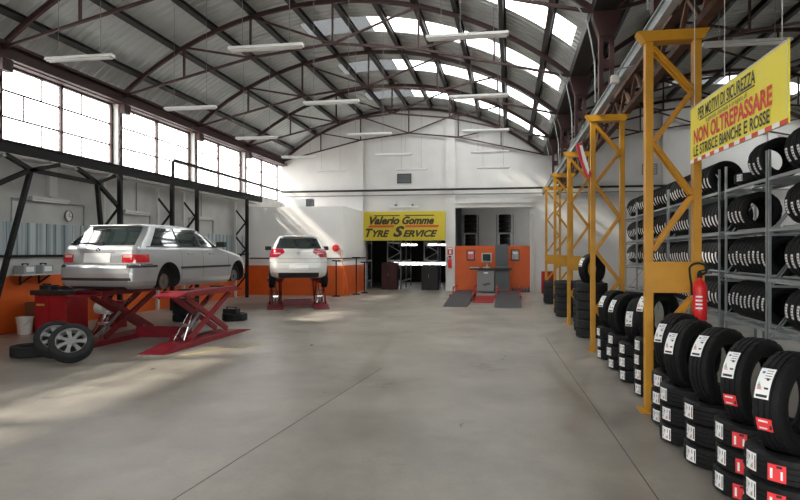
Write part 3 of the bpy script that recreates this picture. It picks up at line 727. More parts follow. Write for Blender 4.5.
# white office box with orange dado in the far corner
RX, RYF, RZT = -6.38, 24.1, 3.48
mb = MB(); mb.box(XL + .001, RX, RYF, YB - .001, 0, RZT); o = struct(mb, 'wall_office', 'roomwhite', 'white office box built into the far corner', 'office box')
mb = MB(); mb.box(XL + .02, RX + .012, RYF - .012, RYF, 0, 1.17); mb.box(RX, RX + .012, RYF, YB - .002, 0, 1.17); struct(mb, 'trim_14', 'orange', 'orange painted dado around the white office box', 'wall paint')
mb = MB(); mb.tube([(XL + .1, RYF - .05, 1.45), (RX + .05, RYF - .05, 1.45), (RX + .05, YB - .1, 1.45)], .025, 8); o = mb.build('wall_pipe', 'darksteel', loc=(XL + .1, RYF - .05, 1.45)); tag(o, 'dark thin pipe around the office box above the orange dado', 'pipe')
t = thing('air_conditioner', 'white outdoor cooling unit lying on the office box roof', 'air conditioner', (-8.4, 24.9, RZT))
m = MB(); m.box(-8.95, -8.1, 24.75, 25.1, RZT, RZT + .36); m.build('casing', 'whitepaint', t, bevel=.015)
m = MB(); m.box(-8.1, -7.85, 24.75, 25.1, RZT, RZT + .36); m.build('fan_grille', 'greydark', t)
t = thing('hose_reel', 'red round hose reel on the office box corner', 'hose reel', (RX + .01, 24.3, 1.85))
m = MB(); s0 = 0; m.lathe([(0, 0), (.11, 0), (.11, .05), (.14, .05), (.14, .09), (.05, .1), (.05, .12), (0, .12)], 24); m.xf(M4.Translation((-6.65, RYF - .02, 1.85)) @ M4.Rotation(rad(90), 4, 'X')); m.build('drum', 'reel', t, smooth=40)
m = MB(); m.tube([(-6.5, RYF - .09, 1.85), (-6.42, RYF - .2, 1.6), (-6.3, RYF - .3, 1.2), (-6.15, RYF - .35, .6), (-6.05, RYF - .5, .02)], .015, 6); m.build('hose', 'orange', t, smooth=True)
for i, (x, y, h) in enumerate(((-6.55, 23.7, 1.35), (-6.05, 24.9, 1.45), (-5.95, 25.9, 1.25))):
    t = thing('air_stand', ['thin dark air line stand before the office box corner', 'dark T topped stand beside the office box side', 'short dark stand close to the store opening'][i], 'stand', (x, y, 0), group='dark stands by the office box')
    m = MB(); m.lathe([(0, 0), (.16, 0), (.15, .03), (.03, .05), (0, .05)], 16, (x, y, 0)); m.build('base', 'black', t)
    m = MB(); m.tube([(x, y, .05), (x, y, h)], .025, 8); m.build('pole', 'black', t)
    m = MB(); m.box(x - .16, x + .16, y - .03, y + .03, h, h + .05); m.build('top_bar', 'black', t)

# ------------------------------------------------------------------ tyre store and room beyond the openings
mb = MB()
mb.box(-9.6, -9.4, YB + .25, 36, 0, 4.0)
struct(mb, 'wall_store_left', 'storeshade', 'shade-darkened side wall of the tyre store', 'wall')
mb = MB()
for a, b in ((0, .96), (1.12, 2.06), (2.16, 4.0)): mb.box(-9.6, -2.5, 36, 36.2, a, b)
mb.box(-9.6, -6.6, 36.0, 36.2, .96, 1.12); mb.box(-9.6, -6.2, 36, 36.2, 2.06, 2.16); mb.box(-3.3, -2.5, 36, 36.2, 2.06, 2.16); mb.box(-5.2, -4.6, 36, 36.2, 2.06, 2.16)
struct(mb, 'wall_store_back', 'storeshade', 'far wall of the tyre store', 'wall')
mb = MB(); mb.box(-2.6, -2.45, YB + .25, 36, 0, 4.0); struct(mb, 'wall_store_right', 'storeshade', 'wall between tyre store and the room behind the orange partition', 'wall')
mb = MB(); mb.box(-9.6, 3.2, YB + .25, 36.2, 4.0, 4.15); struct(mb, 'ceiling_store', 'storeshade', 'flat ceiling of the tyre store', 'ceiling')
mb = MB(); mb.box(-2.45, 3.2, 33, 33.2, 0, 4.0); mb.box(3.0, 3.2, YB + .25, 33, 0, 2.6); mb.box(3.0, 3.2, YB + .25, 33, 3.6, 4.0); struct(mb, 'wall_side_room', 'greywall', 'pale grey walls of the room behind the orange partition', 'wall')
for nm, vs, lb in (('window_%d' % nw, [(-6.6, 36.1, .96), (-2.6, 36.1, .96), (-2.6, 36.1, 1.12), (-6.6, 36.1, 1.12)], 'low bright window strip at the end of the tyre store'),
               ('window_%d' % (nw + 1), [(-6.2, 36.1, 2.06), (-3.3, 36.1, 2.06), (-3.3, 36.1, 2.16), (-6.2, 36.1, 2.16)], 'higher bright window strip at the end of the tyre store'),
               ('window_%d' % (nw + 2), [(3.1, YB + .3, 2.6), (3.1, 33, 2.6), (3.1, 33, 3.6), (3.1, YB + .3, 3.6)], 'high window of the room behind the orange partition')):
    p = MB(); p.add(vs, [(0, 1, 2, 3)]); struct(p, nm, 'pane', lb, 'window')
def store_rack(x0, x1, y0, y1, label, rows, keyn, wl):
    t = thing('store_rack', label, 'tyre rack', ((x0 + x1) / 2, (y0 + y1) / 2, 0), group='racks in the tyre store')
    ny = max(2, round((y1 - y0) / 1.5) + 1)
    for x in (x0, x1):
        for k in range(ny):
            y = y0 + (y1 - y0) * k / (ny - 1); m = MB(); m.box(x - .025, x + .025, y - .025, y + .025, 0, 3.3); m.build('upright', 'greymid', t)
    m = MB(); z = .3; k = 0
    while z < 2.9: m.bar((x0, y0, z) if k % 2 else (x1, y0, z), (x1, y0, z + .35) if k % 2 else (x0, y0, z + .35), .025, .025); z += .35; k += 1
    m.build('end_bracing', 'galv', t)
    for s in rows:
        for x in (x0, x1):
            m = MB(); m.box(x - .02, x + .02, y0, y1, s - .1, s - .03); m.build('shelf_beam', 'galv', t)
        m = MB(); m.box(x0, x1, y0 - .02, y0 + .02, s - .1, s - .03); m.build('end_beam', 'galv', t)
        n = keyn; w = (y1 - y0 - .1) / n
        for k in range(n):
            put_tyre('far', ((x0 + x1) / 2, y0 + .05 + w * (k + .5), s + .283), 'stand', 0, '%s tyre from the opening, %s row of the %s in the dark store' % (ORD[k], ['lower', 'middle', 'upper'][rows.index(s)], wl), 'tyres in the store')
store_rack(-5.55, -4.93, 28.9, 31.9, 'dark tyre rack in the store, along the corridor on the office side', [.42, 1.36, 2.2], 10, 'corridor rack')
store_rack(-3.85, -3.22, 28.9, 29.9, 'dark tyre rack in the store, close to the white pilaster', [.42, 1.36, 2.2], 3, 'pilaster side rack')
store_rack(-7.2, -6.5, 28.9, 29.8, 'dark tyre rack in the store, half hidden behind the office box', [.42, 1.36, 2.2], 2, 'half hidden rack')
def cabinet(name, x0, x1, y0, y1, h, m_, label, cat):
    t = thing(name, label, cat, ((x0 + x1) / 2, (y0 + y1) / 2, 0))
    m = MB(); m.box(x0, x1, y0, y1, 0, h); m.build('body', m_, t, bevel=.01)
    m = MB(); m.box(x0 + .03, (x0 + x1) / 2 - .01, y0 - .015, y0 - .001, .05, h - .05); d = m.build('door', m_, t)
    m = MB(); m.box((x0 + x1) / 2 + .01, x1 - .03, y0 - .015, y0 - .001, .05, h - .05); m.build('door', m_, t)
    m = MB(); m.box((x0 + x1) / 2 - .06, (x0 + x1) / 2 - .04, y0 - .04, y0 - .015, h * .5, h * .5 + .15); m.build('handle', 'greymid', d)
cabinet('cabinet', -5.72, -5.02, 28.35, 28.8, 1.22, 'darkred', 'dark red metal cabinet in the store opening', 'cabinet')
cabinet('cabinet', -3.90, -3.15, 28.35, 28.8, 1.12, 'storeshade', 'dark grey metal cabinet in the store opening by the pilaster', 'cabinet')
for i, (x0, x1, nm) in enumerate(((-2.25, -1.55, 'by the pilaster'), (-.60, .12, 'behind the tall grey board'))):
    y0, y1 = 31.0, 31.7
    t = thing('shelf_rack', 'dark tyre shelf seen over the orange partition, %s' % nm, 'tyre rack', ((x0 + x1) / 2, y0, 0), group='shelves behind the orange partition')
    for x in (x0 - .03, x1 + .03):
        for y in (y0, y1): m = MB(); m.box(x - .02, x + .02, y - .02, y + .02, 0, 3.5); m.build('upright', 'greymid', t)
    for s in (1.2, 2.0, 2.62):
        m = MB(); m.box(x0 - .01, x1 + .01, y0 - .02, y1 + .02, s - .05, s); m.build('shelf', 'galv', t)
        for k in range(3 if s < 2.5 else 4):
            if s > 1.5: put_tyre('far', ((x0 + x1) / 2, (y0 + y1) / 2, s + .112 + k * .222 if s > 2.5 else s + .102 + k * .184), 'lay', 0, '%s tyre up on the %s shelf of the rack %s' % (ORD[k], {1.2: 'low', 2.0: 'middle', 2.62: 'high'}[s], nm), 'tyres behind the orange partition', scale=1. if s > 2.5 else .83)

# ------------------------------------------------------------------ wheel aligner at the orange partition
t = thing('wheel_aligner', 'grey wheel aligner console with black top against the orange partition', 'wheel aligner', (-.7, 27.2, 0))
m = MB(); m.box(-1.36, -.64, 26.9, 27.5, .04, .95); m.build('cabinet', 'greymid', t, bevel=.02)
m = MB(); m.box(-1.33, -.67, 26.885, 26.899, .70, .92); d = m.build('drawer', 'greymid', t); m = MB(); m.box(-1.08, -.9, 26.86, 26.885, .80, .86); m.build('handle', 'whitepaint', d)
m = MB(); m.box(-1.33, -.67, 26.885, 26.899, .08, .67); d = m.build('door', 'greymid', t)
m = MB(); m.prism([(-1.15, .36), (-.85, .44), (-.78, .36), (-1.05, .28)], 26.875, 26.885); m.build('emblem', 'greydark', d)
m = MB(); m.box(-.62, -.02, 26.95, 27.5, .04, .95); m.build('side_cabinet', 'greydark', t, bevel=.02)
m = MB(); m.box(-1.66, .08, 26.8, 27.55, .96, 1.03); m.build('table_top', 'plastic', t, bevel=.01)
t2 = thing('monitor', 'old beige monitor on the wheel aligner top', 'monitor', (-.95, 27.25, 1.03))
m = MB(); m.box(-1.18, -.76, 27.1, 27.5, 1.27, 1.66); m.build('casing', 'beige', t2, bevel=.02)
m = MB(); m.box(-1.13, -.81, 27.09, 27.099, 1.33, 1.61); m.build('screen', 'screen', t2)
m = MB(); m.lathe([(.16, 0), (.15, .03), (.05, .05), (.05, .24), (0, .24)], 16, (-.97, 27.3, 1.03)); m.build('stand', 'beige', t2)
t2 = thing('keyboard', 'pale keyboard lying on the black aligner top', 'keyboard', (-1.5, 27, 1.03)); m = MB(); m.box(-1.66, -1.28, 26.9, 27.08, 1.032, 1.06); m.build('tray', 'beige', t2); m = MB(); m.box(-1.64, -1.3, 26.92, 27.06, 1.06, 1.07); m.build('keys', 'greymid', t2)
t2 = thing('target_board', 'tall dark grey board standing on the aligner top', 'board', (-.33, 27.35, 1.03)); m = MB(); m.box(-.62, -.08, 27.3, 27.42, 1.032, 2.02); m.build('panel', 'greydark', t2, bevel=.01); m = MB(); m.box(-.6, -.1, 27.29, 27.299, 1.06, 1.09); m.build('edge_strip', 'greymid', t2)
for x0, x1, mm, lb in ((-1.86, -1.50, 'poster', 'pink framed poster on the orange partition'), (.04, .40, 'postergrey', 'grey framed poster on the orange partition')):
    t2 = thing('wall_poster', lb, 'poster', ((x0 + x1) / 2, YB + .01, 1.35)); m = MB(); m.box(x0, x1, YB - .02, YB + .018, 1.33, 1.80); m.build('frame', 'plastic', t2)
    m = MB(); m.box(x0 + .04, x1 - .04, YB - .026, YB - .021, 1.38, 1.76); m.build('sheet', mm, t2); m = MB(); m.box(x0 + .08, x1 - .08, YB - .029, YB - .027, 1.62, 1.70); m.build('heading', 'label', t2)
for i, (xa, xb) in enumerate(((-2.05, -1.30), (-.48, .35))):
    t2 = thing('drive_on_ramp', ['dark drive-on ramp plate with red frame near the white pilaster', 'dark drive-on ramp plate with red frame before the tall grey board'][i], 'ramp', ((xa + xb) / 2, 21, 0), group='alignment ramps')
    m = MB(); m.prism([(19.7, .01), (22.2, .19), (25.2, .19), (25.2, .12), (22.2, .12), (19.9, .01)], xa, xb, 'x'); m.build('plate', 'tread', t2)
    m = MB()
    for x in (xa, xb): m.bar((x, 22.2, .16), (x, 25.3, .16), .06, .10)
    m.bar((xa, 25.28, .16), (xb, 25.28, .16), .06, .10); m.build('frame', 'red', t2)
    for x in (xa + .05, xb - .05):
        for y in (22.5, 25.1): m = MB(); m.box(x - .04, x + .04, y - .04, y + .04, 0, .12); m.build('leg', 'red', t2)
    m = MB()
    for x in (xa, xb):
        m.bar((x, 23.4, .40), (x, 25.2, .40), .035, .035)
        for y in (23.4, 25.2): m.bar((x, y, .19), (x, y, .40), .035, .035)
    m.build('side_rail', 'red', t2)
m = MB(); m.box(-1.25, -.55, 21.5, 25.0, .001, .012); o = m.build('floor_mat', 'red', loc=(-.9, 23, 0)); tag(o, 'red mat on the floor between the two dark ramps', 'mat')
for k in range(6):
    x = .12 + .13 * k; m = MB(); m.lathe([(0, 0), (.06, 0), (.06, .10), (.03, .16), (.03, .2 + .03 * (k % 2)), (0, .2 + .03 * (k % 2))], 12, (x, 27.5, .0)); o = m.build('wheel_clamp', 'greydark', loc=(x, 27.5, 0))
    tag(o, 'small dark clamp on the floor by the partition, %s from the aligner' % ORD[k], 'clamp', 'clamps by the partition')
m = MB(); m.box(.86, .98, YB - .32, YB - .2, 0, 3.3); o = m.build('pale_post', 'beige', loc=(.92, YB - .26, 0)); tag(o, 'pale yellowish post at the end of the orange partition', 'post')
t2 = thing('oil_drum', 'red drum beside the pale post behind the last tower', 'drum', (1.55, 27.0, 0)); m = MB(); m.lathe([(0, 0), (.28, 0), (.28, .3), (.295, .31), (.28, .32), (.28, .6), (.295, .61), (.28, .62), (.28, .9), (0, .9)], 24, (1.55, 27.0, 0)); m.build('barrel', 'red', t2, smooth=40); m = MB(); m.lathe([(0, 0), (.03, 0), (.03, .03), (0, .03)], 10, (1.65, 27, .9)); m.build('bung', 'greymid', t2)

# ------------------------------------------------------------------ black steel trestles along the window wall
BX = -9.7
mb = MB(); mb.box(BX - .06, BX + .06, 3.0, 24.0, 3.66, 3.84); mb.box(BX - .10, BX + .10, 3.0, 24.0, 3.84, 3.87); o = mb.build('track_beam', 'black', loc=(BX, 3, 3.66)); tag(o, 'long black steel track beam carried in front of the window wall', 'beam')
mb = MB(); mb.box(XL + .27, BX - .11, 3, 24.0, 3.60, 3.64); o = mb.build('cable_ledge', 'conduit', loc=(XL, 3, 3.6)); tag(o, 'whitish ledge board between the black track beam and the wall', 'ledge')
t = thing('trestle', 'black splayed steel trestle beside the silver estate car', 'trestle', (BX, 12.7, 0))
n1, n2 = (BX, 11.67, 3.39), (BX, 13.81, 3.35)
for p, q, nm in (((BX, 10.5, 0), n1, 'leg'), ((BX, 14.28, 0), n2, 'leg'), (n1, n2, 'tie_bar'), (n1, (BX, 11.0, 3.60), 'strut'), (n1, (BX, 12.5, 3.60), 'strut'), (n2, (BX, 13.1, 3.60), 'strut'), (n2, (BX, 14.5, 3.60), 'strut'), (n2, (BX, 14.56, 2.9), 'strut'), (n1, (BX, 9.3, 2.35), 'strut')):
    m = MB(); m.bar(p, q, .085, .085, up=(1, 0, 0)); m.build(nm, 'black', t)
for i, (y, lb) in enumerate(((9.2, 'black post before the splayed trestle'), (14.72, 'black latticed post behind the splayed trestle'), (17.25, 'black latticed post behind the car roof'), (18.75, 'black latticed post beyond the car windscreen'), (22.63, 'black latticed post next to the white office box'))):
    t = thing('lattice_post', lb, 'post', (BX, y, 0), group='black lattice posts on the window wall')
    m = MB(); m.box(BX - .05, BX + .05, y - .05, y + .05, 0, 3.65); m.build('chord', 'black', t)
    m = MB(); m.box(BX - .5, BX - .42, y - .04, y + .04, 0, 3.58); m.build('rear_chord', 'conduit', t)
    z = .3; k = 0
    while z < 3.0:
        m = MB(); m.bar((BX - .05, y, z) if k % 2 else (BX - .46, y - .01, z), (BX - .46, y - .01, z + .5) if k % 2 else (BX - .05, y, z + .5), .05, .05, up=(0, 1, 0)); m.build('brace', 'black', t); z += .5; k += 1
m = MB(); m.tube([(XL + .2, 18.0, 0), (XL + .2, 18.0, 4.42), (XL + .2, 18.1, 4.5), (XL + .2, 27.4, 4.42)], .05, 10); o = m.build('gas_pipe', 'black', smooth=True, loc=(XL + .2, 18, 0)); tag(o, 'black pipe rising behind the car and running along the windows', 'pipe')
# conduits, wall lamps, clock
for i, (ya, yb, z) in enumerate(((11.8, 14.1, 2.83), (15.7, 17.0, 2.75), (19.3, 21.0, 2.8))):
    m = MB(); m.tube([(XL + .04, ya, 2.33), (XL + .04, ya, z), (XL + .04, yb, z), (XL + .04, yb, 2.33)], .02, 8); o = m.build('wall_conduit', 'greysteel', loc=(XL + .04, ya, 2.33))
    tag(o, 'grey conduit loop above the ribbed panel, %s from the camera' % ORD[i], 'conduit', 'conduit loops on the window wall')
    t = thing('wall_lamp', 'pale tube lamp on the window wall inside the %s conduit loop' % ORD[i], 'wall lamp', (XL + .05, (ya + yb) / 2, z)); m = MB(); m.box(XL + .02, XL + .12, (ya + yb) / 2 - .65, (ya + yb) / 2 + .55, z + .022, z + .09); m.build('housing', 'conduit', t); m = MB(); m.tube([(XL + .09, (ya + yb) / 2 - .62, z + .0), (XL + .09, (ya + yb) / 2 + .52, z + .0)], .018, 8); m.build('lamp_tube', 'tube', t)
    m = MB(); m.tube([(XL + .03, (ya + yb) / 2, z + .1), (XL + .03, (ya + yb) / 2, 3.9)], .014, 8); o = m.build('wall_cable', 'greymid', loc=(XL + .03, (ya + yb) / 2, z + .1)); tag(o, 'vertical cable feeding the %s wall lamp of the window wall' % ORD[i], 'cable', 'cables on the window wall')
m = MB(); m.box(XL, XL + .1, 12.85, 13.1, 2.95, 3.6); o = m.build('wall_duct', 'conduit', loc=(XL, 12.97, 2.95)); tag(o, 'pale duct on the window wall above the clock', 'duct')
t = thing('wall_clock', 'round wall clock above the ribbed blue panel', 'clock', (XL, 13.57, 2.55))
def wallround(m): return m.xf(M4.Translation((XL + .001, 13.57, 2.55)) @ M4.Rotation(rad(90), 4, 'Y'))
m = MB(); m.lathe([(.125, 0), (.135, .01), (.135, .045), (.12, .05), (.12, .03), (.125, 0)], 28, closed=True); wallround(m).build('rim', 'greymid', t, smooth=40)
m = MB(); m.lathe([(0, .0), (.12, .0), (.12, .028), (0, .028)], 28); wallround(m).build('dial', 'dial', t)
m = MB(); m.bar((0, 0, .034), (-.09, .03, .034), .012, .004); m.bar((0, 0, .034), (.02, .1, .034), .01, .004); wallround(m).build('hands', 'ink', t)
# shelf with two chargers
t = thing('wall_shelf', 'narrow shelf on black brackets over the orange dado', 'shelf', (XL, 12.3, 1.18)); m = MB(); m.box(XL + .013, XL + .32, 11.75, 12.95, 1.20, 1.23); m.build('board', 'beige', t)
for y in (12.05, 12.6): m = MB(); m.bar((XL + .03, y, 1.0), (XL + .03, y, 1.2), .03, .03); m.bar((XL + .03, y, 1.02), (XL + .3, y, 1.19), .025, .025); m.build('bracket', 'black', t)
for y, lb in ((12.02, 'grey green charger box on the wall shelf, nearer the trestle leg'), (12.55, 'grey green charger box on the wall shelf, nearer the car')):
    t = thing('battery_charger', lb, 'charger', (XL + .17, y, 1.23), group='chargers on the wall shelf'); m = MB(); m.box(XL + .04, XL + .30, y - .17, y + .17, 1.232, 1.42); m.build('case', 'greysteel', t, bevel=.01); m = MB(); m.box(XL + .301, XL + .31, y - .12, y + .1, 1.28, 1.39); m.build('front_panel', 'label', t); m = MB(); m.bar((XL + .1, y, 1.45), (XL + .25, y, 1.45), .03, .02); m.box(XL + .1, XL + .12, y - .015, y + .015, 1.42, 1.45); m.box(XL + .23, XL + .25, y - .015, y + .015, 1.42, 1.45); m.build('handle', 'black', t)
# red cabinet with black top, bucket
t = thing('tool_cabinet', 'red metal tool cabinet with a black worktop by the window wall', 'tool cabinet', (-9.45, 12.15, 0))
m = MB(); m.box(-9.80, -9.06, 11.9, 12.6, .03, .80); m.build('body', 'red', t, bevel=.012)
m = MB(); m.box(-9.86, -9.01, 11.83, 12.7, .80, .90); m.build('worktop', 'plastic', t, bevel=.01)
m = MB(); m.box(-9.78, -9.46, 11.88, 11.899, .07, .77); d = m.build('door', 'red', t); m = MB(); m.box(-9.73, -9.55, 11.86, 11.88, .58, .62); m.build('handle', 'lane', d)
m = MB(); m.box(-9.44, -9.08, 11.88, 11.899, .07, .77); m.build('door', 'red', t)
for k, (x, s) in enumerate(((-9.75, .10), (-9.5, .07), (-9.25, .09))):
    m = MB(); m.box(x - s, x + s, 12.1, 12.1 + 2 * s, .902, .902 + s * .9); m.bar((x - s, 12.1 + s, .902 + s * .9 + .02), (x + s, 12.1 + s, .902 + s * .9 + .02), .03, .03); o = m.build('tool_case', 'plastic', loc=(x, 12.1, .9)); tag(o, 'small black tool case on the red cabinet top, %s from the wall' % ORD[k], 'tool case', 'cases on the red cabinet')
t = thing('bucket', 'dirty white plastic bucket beside the red tool cabinet', 'bucket', (-9.88, 11.72, 0)); m = MB(); m.lathe([(0, .0), (.13, 0), (.16, .34), (.172, .34), (.172, .36), (.155, .36), (.125, .02), (0, .02)], 24, (-9.88, 11.72, 0)); m.build('pail', 'bucket', t, smooth=40)
pts_ = [(-9.88 + .165 * cos(rad(a)), 11.72 - .06 - .07 * sin(rad(a)), .33 - .15 * sin(rad(a))) for a in range(0, 181, 15)]; m = MB(); m.tube(pts_, .006, 6); m.build('handle', 'greysteel', t)
t = thing('paper_roll_stand', 'red stand holding a big white paper roll behind the estate car', 'roll stand', (-8.72, 12.65, 0)); m = MB(); m.bar((-8.97, 12.7, 0), (-8.72, 12.7, .5), .05, .05); m.bar((-8.47, 12.7, 0), (-8.72, 12.7, .5), .05, .05); m.bar((-8.72, 12.7, .45), (-8.72, 12.7, .95), .05, .05); m.box(-8.84, -8.62, 12.65, 12.75, .9, 1.0); m.build('frame', 'red', t)
m = MB(); m.lathe([(.03, 0), (.13, 0), (.13, .28), (.03, .28)], 24, closed=True); m.xf(M4.Translation((-8.74, 12.5, .50)) @ M4.Rotation(rad(90), 4, 'Y') @ M4.Rotation(rad(20), 4, 'X')); m.build('paper_roll', 'label', t, smooth=40)
m = MB(); m.box(-8.88, -8.62, 13.1, 13.35, 0, .55); m.box(-8.9, -8.6, 13.08, 13.37, .55, .60); o = m.build('oil_canister', 'red', loc=(-8.74, 13.2, 0)); tag(o, 'red canister standing behind the white paper roll', 'canister')
# cardboard-brown box behind bucket
m = MB(); m.box(-10.24, -10.0, 12.15, 12.5, 0, .62); m.box(-10.25, -9.99, 12.14, 12.51, .55, .60); o = m.build('crate', mat('brown_crate', (.16, .075, .04), .8), loc=(-10.1, 12.1, 0)); tag(o, 'brown crate against the orange dado behind the bucket', 'crate')

# ------------------------------------------------------------------ cars
def interp(tab, z):
    if z <= tab[0][0]: return tab[0][1:]
    for a, b in zip(tab, tab[1:]):
        if z <= b[0]:
            u = (z - a[0]) / (b[0] - a[0]); return [p + (q - p) * u for p, q in zip(a[1:], b[1:])]
    return tab[-1][1:]
class CarShape:
    """Body described by plan outlines stacked in z: (z, half width, y rear, y front, rear corner radius, front corner radius, rear bow)"""
    def __init__(s, tab, L): s.tab = tab; s.L = L
    def half(s, z):
        w, yr, yf, rr, rf, bow = interp(s.tab, z); P = []
        ry = rr * 1.1; rfy = rf * 1.5; fb = bow * 1.6
        yc = lambda x: yr + bow * (x / w) ** 2; ye = lambda x: yf - fb * (x / w) ** 2
        for k in range(10): x = (w - rr) * k / 10; P.append((x, yc(x)))
        y0 = yc(w - rr)
        for k in range(10): a = pi / 2 * k / 10; P.append((w - rr + rr * sin(a), y0 + ry * (1 - cos(a))))
        y1 = ye(w - rf)
        for k in range(60): P.append((w, y0 + ry + (y1 - rfy - y0 - ry) * k / 60))
        for k in range(10): a = pi / 2 * k / 10; P.append((w - rf + rf * cos(a), y1 - rfy + rfy * sin(a)))
        for k in range(11): x = (w - rf) * (1 - k / 10); P.append((x, ye(x)))
        mid = s.L * .5
        return [(x * (1 - .07 * abs((y - mid) / mid) ** 3), y) for x, y in P]
    def at(s, z, sarc):
        """point at arc length from the rear centre, positive to the right"""
        sg = 1 if sarc >= 0 else -1; t = abs(sarc); P = s.half(z)
        for a, b in zip(P, P[1:]):
            d = math.hypot(b[0] - a[0], b[1] - a[1])
            if t <= d and d > 0: u = t / d; return V((sg * (a[0] + (b[0] - a[0]) * u), a[1] + (b[1] - a[1]) * u, z))
            t -= d
        return V((sg * P[-1][0], P[-1][1], z))
    def arc_y(s, z, y):
        P = s.half(z); t = 0
        for a, b in zip(P[10:], P[11:]):
            pass
        t = 0
        for i, (a, b) in enumerate(zip(P, P[1:])):
            d = math.hypot(b[0] - a[0], b[1] - a[1])
            if i >= 10 and a[1] <= y <= b[1]: return t + d * (y - a[1]) / max(1e-6, b[1] - a[1])
            t += d
        return t
    def arc_x(s, z, x):
        P = s.half(z); t = 0
        for i, (a, b) in enumerate(zip(P, P[1:])):
            d = math.hypot(b[0] - a[0], b[1] - a[1])
            if a[0] <= x <= b[0] and i < 20: return t + d * (x - a[0]) / max(1e-6, b[0] - a[0])
            t += d
        return t
    def normal(s, z, a):
        p = s.at(z, a); du = s.at(z, a + .004) - s.at(z, a - .004); dz = s.at(z + .004, a) - s.at(z - .004, a)
        n = du.cross(dz); n.normalize()
        c = V((0, s.L / 2, .6))
        return n if n.dot(p - c) > 0 else -n
    def patch(s, z0, z1, f0, f1, off=.005, nz=10, ns=12, mb=None, mi=0):
        """raised skin between heights z0..z1 and arcs f0(z)..f1(z)"""
        mb = mb or MB(); o = len(mb.v); G = []; B = []
        for i in range(nz + 1):
            z = z0 + (z1 - z0) * i / nz; a0, a1 = f0(z), f1(z)
            for j in range(ns + 1):
                a = a0 + (a1 - a0) * j / ns; p = s.at(z, a); n = s.normal(z, a); G.append(p + n * off); B.append(p - n * .012)
        fs = []; w = ns + 1
        for i in range(nz):
            for j in range(ns): q = i * w + j; fs.append((q, q + 1, q + w + 1, q + w))
        N = len(G); edge = [j for j in range(ns + 1)] + [i * w + ns for i in range(1, nz + 1)] + [nz * w + j for j in range(ns - 1, -1, -1)] + [i * w for i in range(nz - 1, 0, -1)]
        fs += [(edge[k], edge[(k + 1) % len(edge)], N + edge[(k + 1) % len(edge)], N + edge[k]) for k in range(len(edge))]
        mb.add(G + B, fs, mi); return mb
    def body(s, paint, zroof, ztop, axles, wheel_r, wheel_z, name='body'):
        m = MB(); zs = []; z = s.tab[0][0]
        while z < zroof - 1e-6: zs.append(z); z += .014
        zs.append(zroof); rings = []
        for z in zs:
            H = s.half(z); rings.append([(x, y, z) for x, y in H] + [(-x, y, z) for x, y in H[-2:0:-1]])
        H = s.half(zroof); cy = (H[0][1] + H[-1][1]) / 2
        for k in range(1, 15):
            q = cos(pi / 2 * k / 15) ** .75; zz = zroof + (ztop - zroof) * (1 - q ** 2.6); rings.append([(x * q, cy + (y - cy) * q, zz) for x, y, _ in rings[len(zs) - 1]])
        n = len(rings[0])
        for r in rings: m.v += r
        for i in range(len(rings) - 1):
            for k in range(n): m.f.append((i * n + k, i * n + (k + 1) % n, (i + 1) * n + (k + 1) % n, (i + 1) * n + k)); m.mi.append(0)
        m.v.append((0, s.half(s.tab[0][0])[0][1] + s.L * .5, s.tab[0][0])); c = len(m.v) - 1
        for k in range(n): m.f.append((c, (k + 1) % n, k)); m.mi.append(1)
        m.v.append((0, cy, ztop)); c = len(m.v) - 1; b0 = (len(rings) - 1) * n
        for k in range(n): m.f.append((b0 + k, b0 + (k + 1) % n, c)); m.mi.append(0)
        o = m.build(name, [paint, 'wellblack'], smooth=30)
        cuts = []
        for ya in axles:
            for sg in (-1, 1):
                q = MB(); q.lathe([(0, -.17), (wheel_r, -.17), (wheel_r, .30), (0, .30)], 48); q.xf(M4.Translation((sg * .86, ya, wheel_z)) @ M4.Rotation(rad(90 * sg), 4, 'Y')); c_ = q.build('cut', 'wellblack'); cuts.append(c_)
                md = o.modifiers.new('b', 'BOOLEAN'); md.operation = 'DIFFERENCE'; md.object = c_; md.solver = 'EXACT'
                try: md.material_mode = 'TRANSFER'
                except Exception: pass
        bpy.context.view_layer.update(); me = bpy.data.meshes.new_from_object(o.evaluated_get(bpy.context.evaluated_depsgraph_get()))
        o.modifiers.clear(); o.data = me
        for c_ in cuts: bpy.data.objects.remove(c_)
        return o
def place_car(name, label, cat, loc, rz, sc=1.):
    t = thing(name, label, cat, loc, rz); t.scale = (sc,) * 3; return t
def par(o, t): o.parent = t; return o
def K(v): return lambda z: v

# silver estate
E = CarShape([(.22, .76, .16, 4.30, .22, .30, .05), (.28, .83, .05, 4.42, .22, .34, .05), (.36, .858, .0, 4.46, .22, .38, .055), (.50, .868, -.005, 4.475, .22, .40, .06), (.60, .869, .01, 4.465, .22, .42, .06), (.635, .868, .03, 4.45, .22, .42, .06), (.66, .867, .07, 4.42, .20, .42, .06),
              (.75, .862, .085, 4.36, .18, .42, .05), (.82, .854, .095, 4.20, .17, .45, .05), (.88, .842, .11, 3.85, .16, .45, .05), (.93, .832, .12, 3.50, .15, .42, .05), (.97, .812, .14, 3.22, .14, .36, .05), (1.02, .79, .19, 3.10, .13, .30, .05), (1.15, .740, .36, 2.86, .12, .26, .05), (1.25, .700, .49, 2.64, .11, .24, .05), (1.33, .662, .575, 2.42, .10, .22, .05), (1.365, .640, .60, 2.31, .10, .22, .05)], 4.475)
car = place_car('estate_car', 'silver estate car raised on the red scissor lift with its wheels off', 'car', (-7.20, 10.15, .82), rad(-3.5), 1.0)
par(E.body('silver', 1.365, 1.425, (.985, 3.71), .365, .33), car)
ay, ax = E.arc_y, E.arc_x
m = E.patch(1.0, 1.325, lambda z: -ax(z, .67 - (z - 1.0) * .34), lambda z: ax(z, .67 - (z - 1.0) * .34), .004, 12, 20); m.build('rear_window', 'carglass', car, smooth=True, local=True)
